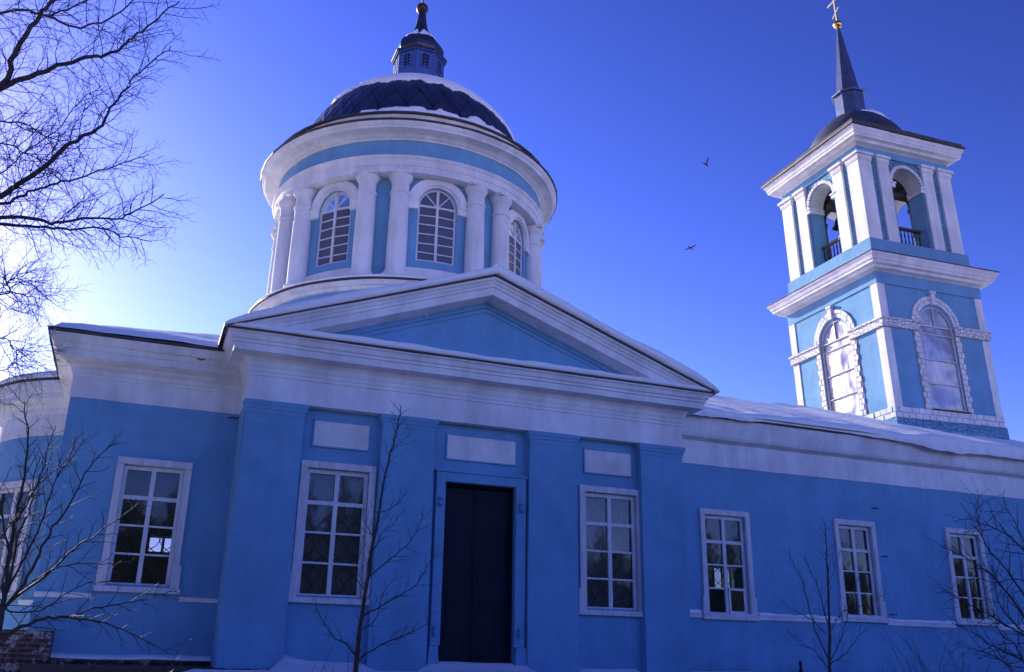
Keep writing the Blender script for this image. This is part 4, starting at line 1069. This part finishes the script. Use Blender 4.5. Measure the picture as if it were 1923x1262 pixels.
# --- tall bare tree on the left
tree = empty('bare_tree', (-4.3, 12.6, ground_z(-4.3, 12.6)), label='tall bare tree reaching into the sky from the left edge', cat='tree')
trunk = MB(); tp = limb(trunk, [(-4.3, 12.6, -1.4), (-4.2, 12.5, 1.5), (-4.05, 12.4, 4.0), (-3.9, 12.3, 6.2), (-3.7, 12.2, 8.4), (-3.6, 12.3, 11), (-3.7, 12.4, 13.2), (-3.6, 12.5, 14.6)], .26, .015, 10)
obj('trunk', trunk, M['bark'], tree, smooth=60)
limbs = [
    (6.3, [(0, 162, 12.2), (28, 97, 12.0), (68, 40, 11.9), (94, 6, 11.8), (140, -60, 11.8)], .055, .02),
    (6.3, [(0, 162, 12.2), (57, 143, 12.1), (108, 123, 12.0), (160, 108, 11.8), (200, 103, 11.8), (228, 86, 11.7), (257, 63, 11.7), (297, 34, 11.6), (337, 2, 11.5)], .05, .008),
    (4.6, [(0, 368, 12.3), (34, 345, 12.2), (74, 320, 12.1), (114, 285, 12.0), (154, 257, 12.0), (191, 237, 11.9), (200, 214, 11.9), (228, 177, 11.8), (245, 154, 11.8), (285, 114, 11.7), (320, 86, 11.7)], .05, .007),
    (4.6, [(0, 385, 12.6), (34, 371, 12.5), (74, 354, 12.6), (120, 342, 12.6), (171, 325, 12.7), (228, 308, 12.8), (280, 290, 12.8)], .032, .006),
    (4.2, [(0, 410, 11.7), (74, 412, 11.6), (114, 419, 11.5), (165, 408, 11.5), (217, 411, 11.4), (257, 394, 11.4), (308, 365, 11.3)], .036, .006),
    (4.2, [(0, 422, 12.4), (86, 425, 12.4), (131, 431, 12.4), (188, 428, 12.5), (240, 445, 12.5), (285, 453, 12.5)], .032, .006),
    (3.4, [(0, 553, 12.0), (12, 535, 12.0), (23, 525, 12.0), (57, 532, 12.0), (90, 560, 11.9)], .016, .004),
    (3.4, [(0, 550, 12.2), (18, 549, 12.2), (50, 556, 12.2), (90, 562, 12.3)], .013, .004),
    (3.0, [(-10, 635, 11.2), (25, 655, 11.2), (60, 664, 11.3)], .012, .004),
    (5.4, [(0, 228, 12.8), (46, 234, 12.8), (86, 257, 12.9), (131, 265, 13.0)], .02, .006),
    (5.4, [(0, 270, 11.6), (40, 285, 11.5), (85, 300, 11.5), (130, 290, 11.4)], .016, .005),
    (7.2, [(-20, 30, 12.6), (40, 20, 12.7), (90, 30, 12.7), (140, 12, 12.8), (190, -15, 12.8)], .03, .01),
    (7.6, [(90, 30, 12.3), (140, 50, 12.3), (190, 40, 12.3), (240, 10, 12.2), (280, -30, 12.2)], .02, .008),
    (5.6, [(-10, 330, 12.2), (40, 290, 12.3), (100, 250, 12.4), (150, 190, 12.4), (190, 160, 12.4)], .014, .005),
    (3.6, [(-10, 700, 12.2), (20, 690, 12.2), (50, 700, 12.2)], .010, .004)]
spec = [dict(gap=.115, ang=(30, 62), len=.85, n=7, r=.0072, plane=VIEW, spread=.6, jit=.34, fall=.3, grav=.12, seg=3),
        dict(gap=.07, ang=(28, 60), len=.36, n=4, r=.0031, plane=VIEW, spread=.8, jit=.36, grav=.08, seg=3),
        dict(gap=.085, ang=(25, 60), len=.14, n=2, r=.002, spread=1, jit=.35, seg=3)]
for z0, P_, a, b in limbs:
    pts = [at(*q) for q in P_]
    br = MB()
    if P_[0][0] <= 0:
        i = min(range(len(tp)), key=lambda i: abs(tp[i].z - (pts[0].z - .9))); st_ = tp[i]; pts = [st_, st_.lerp(pts[0], .5) + Vector((0, 0, .12))] + pts
    q = limb(br, pts, a * .92, b, 6)
    sprout(br, q, a, b, 0, spec, .12)
    obj('branch', br, M['bark'], tree)

# the rest of the crown, away from the church
sp_far = [dict(gap=.26, ang=(30, 60), len=1.1, n=6, r=.009, spread=.8, jit=.32, fall=.3), dict(gap=.16, ang=(28, 60), len=.42, n=4, r=.0035, jit=.35)]
for z0_, dx, dy, dz, L_ in ((4.0, -1, .3, .35, 3.6), (5.2, -.8, -.6, .5, 3.4), (6.4, -.9, .5, .6, 3.3), (7.6, -.5, -.8, .7, 3.0), (8.6, -.9, .1, .8, 2.9), (9.6, .3, .9, .9, 2.6), (10.6, -.5, .6, 1.0, 2.3), (11.4, .5, -.5, 1.1, 2.0), (12.2, -.4, -.4, 1.2, 1.7), (6.0, .1, 1, .5, 3.0), (13.0, .2, .2, 1.5, 1.6)):
    st_ = min(tp, key=lambda q: abs(q.z - z0_)); br = MB(); q = curve_branch(st_, (dx, dy, dz), L_, 12, Vector((0, 0, .3)), 0, .22)
    br.tube(q, [lerp(.06, .01, i / (len(q) - 1)) for i in range(len(q))], 6); sprout(br, q, .05, .01, 0, sp_far, .15); obj('branch', br, M['bark'], tree)

# --- saplings and shrubs in front of the walls
def shrub(name, base, label, cat, stems, spec_, mat='bark', group=None):
    e = empty(name, base, label=label, cat=cat, group=group)
    for pts, a, b in stems:
        m_ = MB(); q = limb(m_, pts, a, b, 6, 4, .006); sprout(m_, q, a, b, 0, spec_, .08)
        obj('stem', m_, M[mat], e)
    return e
def A(y, *pts): return [at(px, py, y + dy) for px, py, dy in pts]
sp1 = [dict(gap=.085, ang=(25, 50), len=.34, n=5, r=.0045, plane=Vector((0, 1, 0)), spread=.6, jit=.26, lift=.1, fall=.4), dict(gap=.075, ang=(28, 55), len=.13, n=3, r=.0024, plane=Vector((0, 1, 0)), spread=.7, jit=.3), dict(gap=.05, ang=(30, 70), len=.035, n=1, r=.0016)]
yb = 9.0
shrub('bare_shrub', (-1.05, yb, ground_z(-1.05, yb)), 'many stemmed bare shrub in front of the left block', 'shrub', [
    (A(yb, (-20, 1330, 0), (0, 1165, 0), (12, 1090, 0), (22, 1000, 0), (38, 930, 0), (50, 860, .05), (50, 800, .05), (45, 752, .05)), .028, .004),
    (A(yb, (8, 1140, 0), (45, 1095, -.05), (75, 1040, -.1), (100, 990, -.1), (135, 940, -.15), (160, 890, -.15), (190, 850, -.2), (222, 832, -.2)), .016, .003),
    (A(yb, (20, 1130, 0), (90, 1075, .1), (140, 1030, .15), (185, 1000, .2), (235, 965, .2), (265, 945, .25)), .013, .003),
    (A(yb, (-5, 1200, 0), (40, 1178, -.1), (80, 1163, -.1), (125, 1160, -.15), (175, 1165, -.15), (220, 1178, -.2), (265, 1200, -.2), (315, 1226, -.25)), .018, .003),
    (A(yb, (5, 1120, 0), (40, 1060, .1), (70, 1000, .1), (90, 940, .15), (110, 890, .15), (135, 860, .2), (160, 825, .2)), .012, .003),
    (A(yb, (20, 1050, 0), (5, 980, 0), (-5, 920, 0), (-15, 860, 0)), .012, .004),
    (A(yb, (30, 980, 0), (60, 930, .1), (80, 880, .1), (90, 840, .1), (105, 800, .15)), .009, .003),
    (A(yb, (120, 1160, -.15), (190, 1140, -.1), (250, 1130, -.05), (300, 1115, 0), (330, 1110, 0)), .009, .003),
    (A(yb, (60, 1090, 0), (130, 1060, .1), (190, 1060, .1), (240, 1055, .15)), .008, .003),
    (A(yb, (-10, 1130, 0), (30, 1150, .1), (90, 1140, .1), (150, 1100, .1), (215, 1090, .15)), .009, .003),
    (A(yb, (0, 1010, 0), (40, 960, -.1), (75, 905, -.1), (120, 870, -.1), (140, 820, -.1)), .009, .003),
    (A(yb, (0, 1170, 0), (20, 1080, .2), (35, 1000, .2), (60, 950, .2), (62, 900, .2), (75, 860, .2)), .014, .003)], sp1)
sp2 = [dict(gap=.105, ang=(28, 48), len=.34, n=5, r=.005, plane=Vector((0, 1, 0)), spread=.5, jit=.2, lift=.15, fall=.3), dict(gap=.08, ang=(30, 55), len=.10, n=2, r=.003, jit=.3), dict(gap=.05, ang=(60, 90), len=.014, n=1, r=.0025)]
ys_ = 13.0
shrub('sapling', (2.95, ys_, ground_z(2.95, ys_)), 'bare sapling with upswept branches left of the dark door', 'tree', [
    (A(ys_, (660, 1330, 0), (668, 1255, 0), (676, 1180, 0), (688, 1100, 0), (700, 1020, 0), (712, 965, 0), (722, 900, 0), (738, 835, 0), (748, 800, 0), (753, 762, 0)), .042, .006),
    (A(ys_, (676, 1240, 0), (650, 1210, -.1), (625, 1195, -.1), (606, 1165, -.1), (592, 1140, -.15)), .012, .004),
    (A(ys_, (678, 1235, 0), (710, 1215, -.1), (740, 1200, -.1), (765, 1190, -.15), (800, 1172, -.2), (808, 1150, -.2)), .012, .004),
    (A(ys_, (682, 1155, 0), (715, 1140, .1), (745, 1120, .15), (780, 1100, .15), (800, 1065, .2), (825, 1035, .2)), .012, .004),
    (A(ys_, (690, 1085, 0), (720, 1060, -.1), (750, 1035, -.1), (775, 1010, -.1), (790, 980, -.1), (795, 962, -.1)), .010, .004),
    (A(ys_, (686, 1110, 0), (668, 1080, .1), (676, 1040, .1), (682, 1005, .1)), .008, .003),
    (A(ys_, (703, 1010, 0), (688, 985, 0), (682, 960, 0), (684, 935, 0)), .007, .003),
    (A(ys_, (712, 963, 0), (735, 955, .1), (752, 940, .1), (766, 918, .1)), .007, .003),
    (A(ys_, (700, 1035, 0), (718, 1000, 0), (738, 985, 0), (760, 955, 0)), .007, .003),
    (A(ys_, (684, 1180, 0), (706, 1160, .1), (722, 1110, .1), (746, 1080, .1)), .008, .003),
    (A(ys_, (733, 850, 0), (748, 835, 0), (764, 820, 0), (773, 802, 0)), .005, .003)], sp2)
sp3 = [dict(gap=.11, ang=(22, 40), len=.34, n=5, r=.005, plane=Vector((0, 1, 0)), spread=.5, jit=.16, lift=.2, fall=.3), dict(gap=.12, ang=(25, 45), len=.13, n=3, r=.003, jit=.2)]
y3 = 13.5
shrub('sapling', (11.1, y3, ground_z(11.1, y3)), 'slim bare sapling with fanned branches before the middle wing window', 'tree', [
    (A(y3, (1560, 1330, 0), (1558, 1250, 0), (1557, 1150, 0), (1554, 1080, 0), (1552, 1030, 0), (1548, 980, 0)), .034, .005),
    (A(y3, (1557, 1240, 0), (1530, 1180, .1), (1515, 1120, .1), (1505, 1085, .15), (1488, 1055, .15), (1482, 1040, .15)), .012, .003),
    (A(y3, (1557, 1180, 0), (1543, 1130, -.1), (1532, 1090, -.1), (1515, 1060, -.1), (1512, 1042, -.1)), .010, .003),
    (A(y3, (1560, 1240, 0), (1580, 1200, .1), (1590, 1160, .1), (1603, 1120, .1), (1612, 1085, .1)), .010, .003),
    (A(y3, (1562, 1245, 0), (1590, 1225, -.1), (1612, 1195, -.15), (1632, 1178, -.15)), .009, .003),
    (A(y3, (1556, 1256, 0), (1530, 1222, -.1), (1505, 1210, -.1), (1478, 1185, -.1)), .009, .003),
    (A(y3, (1560, 1185, 0), (1582, 1150, -.1), (1610, 1140, -.1), (1640, 1128, -.1), (1662, 1115, -.1)), .007, .003),
    (A(y3, (1553, 1100, 0), (1566, 1070, 0), (1575, 1040, 0), (1590, 1020, 0)), .006, .003),
    (A(y3, (1550, 1190, 0), (1525, 1165, .1), (1490, 1145, .1), (1462, 1125, .1)), .007, .003)], sp3)
sp4 = [dict(gap=.11, ang=(20, 50), len=.5, n=7, r=.007, plane=Vector((0, 1, 0)), spread=.7, jit=.24, lift=-.02, fall=.3), dict(gap=.11, ang=(25, 55), len=.16, n=4, r=.0035, jit=.28)]
y4 = 9.5
shrub('bare_shrub', (10.4, y4, ground_z(10.4, y4)), 'tangled bare shrub arching in from the right edge', 'shrub', [
    (A(y4, (2010, 1330, 0), (1960, 1230, 0), (1925, 1160, 0), (1880, 1100, .1), (1850, 1070, .1), (1800, 1040, .2), (1765, 1025, .2)), .022, .004),
    (A(y4, (1990, 1250, .2), (1930, 1130, .2), (1890, 1070, .1), (1855, 1030, .1), (1840, 990, .1), (1835, 950, .1), (1838, 930, .1)), .016, .003),
    (A(y4, (2000, 1160, 0), (1940, 1060, -.1), (1900, 1010, -.1), (1860, 990, -.1), (1820, 975, -.1), (1790, 978, -.1)), .014, .003),
    (A(y4, (2010, 1290, .3), (1920, 1240, .3), (1870, 1215, .3), (1830, 1190, .3), (1788, 1170, .3)), .016, .003),
    (A(y4, (1990, 1230, -.2), (1900, 1180, -.2), (1850, 1150, -.2), (1800, 1125, -.2), (1770, 1108, -.2)), .014, .003),
    (A(y4, (2010, 1330, 0), (1930, 1290, 0), (1880, 1240, 0), (1830, 1220, .1), (1795, 1212, .1)), .014, .003),
    (A(y4, (1980, 1120, .1), (1925, 1020, .1), (1900, 970, .1), (1880, 950, .1)), .011, .003),
    (A(y4, (2000, 1210, -.1), (1930, 1190, -.1), (1880, 1140, -.1), (1870, 1080, -.1), (1895, 1020, -.1)), .013, .003),
    (A(y4, (1985, 1130, .2), (1915, 1090, .2), (1870, 1095, .2), (1830, 1085, .2), (1815, 1100, .2)), .011, .003),
    (A(y4, (2000, 1330, .2), (1940, 1270, .2), (1905, 1210, .2), (1880, 1190, .2), (1850, 1100, .2)), .014, .003)], sp4)
# low dry weeds poking from the snow at the foot of the walls
def weed(x, y, h, lab, n=7, sp=.25):
    e = empty('dry_weed', (x, y, ground_z(x, y)), label=lab, cat='weed', group='dry stems along the foot of the wall')
    m_ = MB()
    for k in range(n):
        p = Vector((x + rng.uniform(-.08, .08), y + rng.uniform(-.1, .1), ground_z(x, y) - .05)); pts = curve_branch(p, Vector((rng.uniform(-sp, sp), rng.uniform(-.1, .1), 1)), h * rng.uniform(.5, 1.1), 6, Vector((rng.uniform(-1, 1), 0, 0)), 0, .22)
        m_.tube(pts, [.006, .005, .005, .004, .004, .003, .002], 4); sprout(m_, pts, .005, .002, 0, [dict(gap=.08, ang=(20, 55), len=.2, n=3, r=.003, jit=.3)], .3)
    obj('stem', m_, M['twig'], e)
y5 = 12.5
for px, h, lab, n, s_ in ((1745, 1.0, 'clump of arching dry stems left of the right edge shrub', 12, .5), (1800, .95, 'dry stems close beside the right edge shrub', 10, .5), (1838, .8, 'short dry stems partly behind the right edge shrub', 8, .5),
                   (625, .55, 'few dry stems in snow left of the door sapling', 4, .3), (575, .45, 'thin dry twigs before the first pilaster bay', 3, .3), (860, .3, 'tiny dry stalks below the dark door', 3, .4), (1650, .42, 'sparse dry stalks right of the slim wing sapling', 5, .5), (245, .5, 'thin dry stalk at the brick footing', 2, .1)):
    q = at(px, 1300, y5); weed(q.x, y5, h + .1 - (ground_z(q.x, y5)) - .1, lab, n, s_)
# little iron finial by the wing wall
pf = MB().lathe([(.05, -.3), (.05, .0), (.085, .03), (.085, .09), (.05, .12), (.035, .17), (.03, .26), (.045, .29), (.035, .33), (.0, .37)], 10)
obj('iron_post', pf, M['iron'], None, (14.85, 19.0, 0.0), smooth=50, label='short black iron post top at the foot of the wing wall', cat='post')

# unseen spruce wood, added behind the viewer to darken window reflections and lower walls
M['needles'] = simple('spruce_needles', (.018, .030, .018), .8, 0, .2, .5, 2, .5)
wd = MB(); rw = random.Random(5)
for i in range(230):
    a = R(rw.uniform(-112, 112)); d = rw.uniform(30, 50); x, y = 8 + d * math.sin(a) * 1.25, 8 - d * math.cos(a)
    if y > 14: continue
    h = rw.uniform(8.5, 13) if abs(a - .02) > .33 else rw.uniform(11.5, 15); r0 = h * rw.uniform(.17, .24); n = 7; z0 = -1.8
    wd.tube([Vector((x, y, z0)), Vector((x, y, z0 + h * .9))], [.2, .05], 5)
    for k in range(n):
        zb = z0 + h * (.08 + .84 * k / n); rr = r0 * (1 - k / n) + .25; seg = 9; ph = rw.random() * 6
        rim = [(x + rr * rw.uniform(.7, 1.15) * math.cos(ph + 2 * PI * q / seg), y + rr * rw.uniform(.7, 1.15) * math.sin(ph + 2 * PI * q / seg), zb - rw.uniform(0, .5)) for q in range(seg)]
        top = (x, y, zb + h * .22)
        for q in range(seg): wd.face(rim[q], rim[(q + 1) % seg], top)
obj('added_spruce_wood', wd, M['needles'], kind='stuff', label='unseen spruce wood added behind the viewer to darken reflections and lower walls', cat='wood')

# ================================================================== BIRDS
def bird(loc, rz, wing_up, s_, lab):
    b = MB(); b.tube([Vector(q) for q in ((-.22, 0, 0), (-.12, 0, .01), (0, 0, .02), (.12, 0, .03), (.18, 0, .045), (.22, 0, .04), (.27, 0, .03))], [.01, .045, .065, .05, .04, .03, .004], 8)
    o_ = obj('bird', b, M['feather'], None, loc, rz, smooth=60, label=lab, cat='bird', group='dark birds flying in the sky'); o_.scale = (s_, s_, s_)
    for sd_ in (-1, 1):
        wg = MB(); e1 = R(wing_up[0 if sd_ < 0 else 1]); sp_ = [(0, 0), (.22, .12), (.42, .1), (.55, 0)]
        f_, r_ = [], []
        for k, (l_, c_) in enumerate(((0, .12), (.18, .16), (.36, .13), (.52, .03))):
            yy, zz = sd_ * l_ * math.cos(e1), l_ * math.sin(e1) + .03; f_.append((.08 - .1 * k * .3, yy, zz)); r_.append((.08 - .1 * k * .3 - c_, yy, zz - .01))
        wg.grid([f_, r_]); wg.grid([[(x, y, z - .012) for x, y, z in reversed(f_)], [(x, y, z - .012) for x, y, z in reversed(r_)]]); sub('wing', wg, M['feather'], o_)
    tl = MB().box(-.36, -.2, -.05, .05, -.006, .006); sub('tail', tl, M['feather'], o_)
bird(at(1326, 310, 42), R(30), (62, 35), 1.0, 'dark bird with raised wings, the higher of two in the sky')
bird(at(1296, 466, 45), R(200), (4, 8), .85, 'dark gliding bird with level wings, lower of the two')
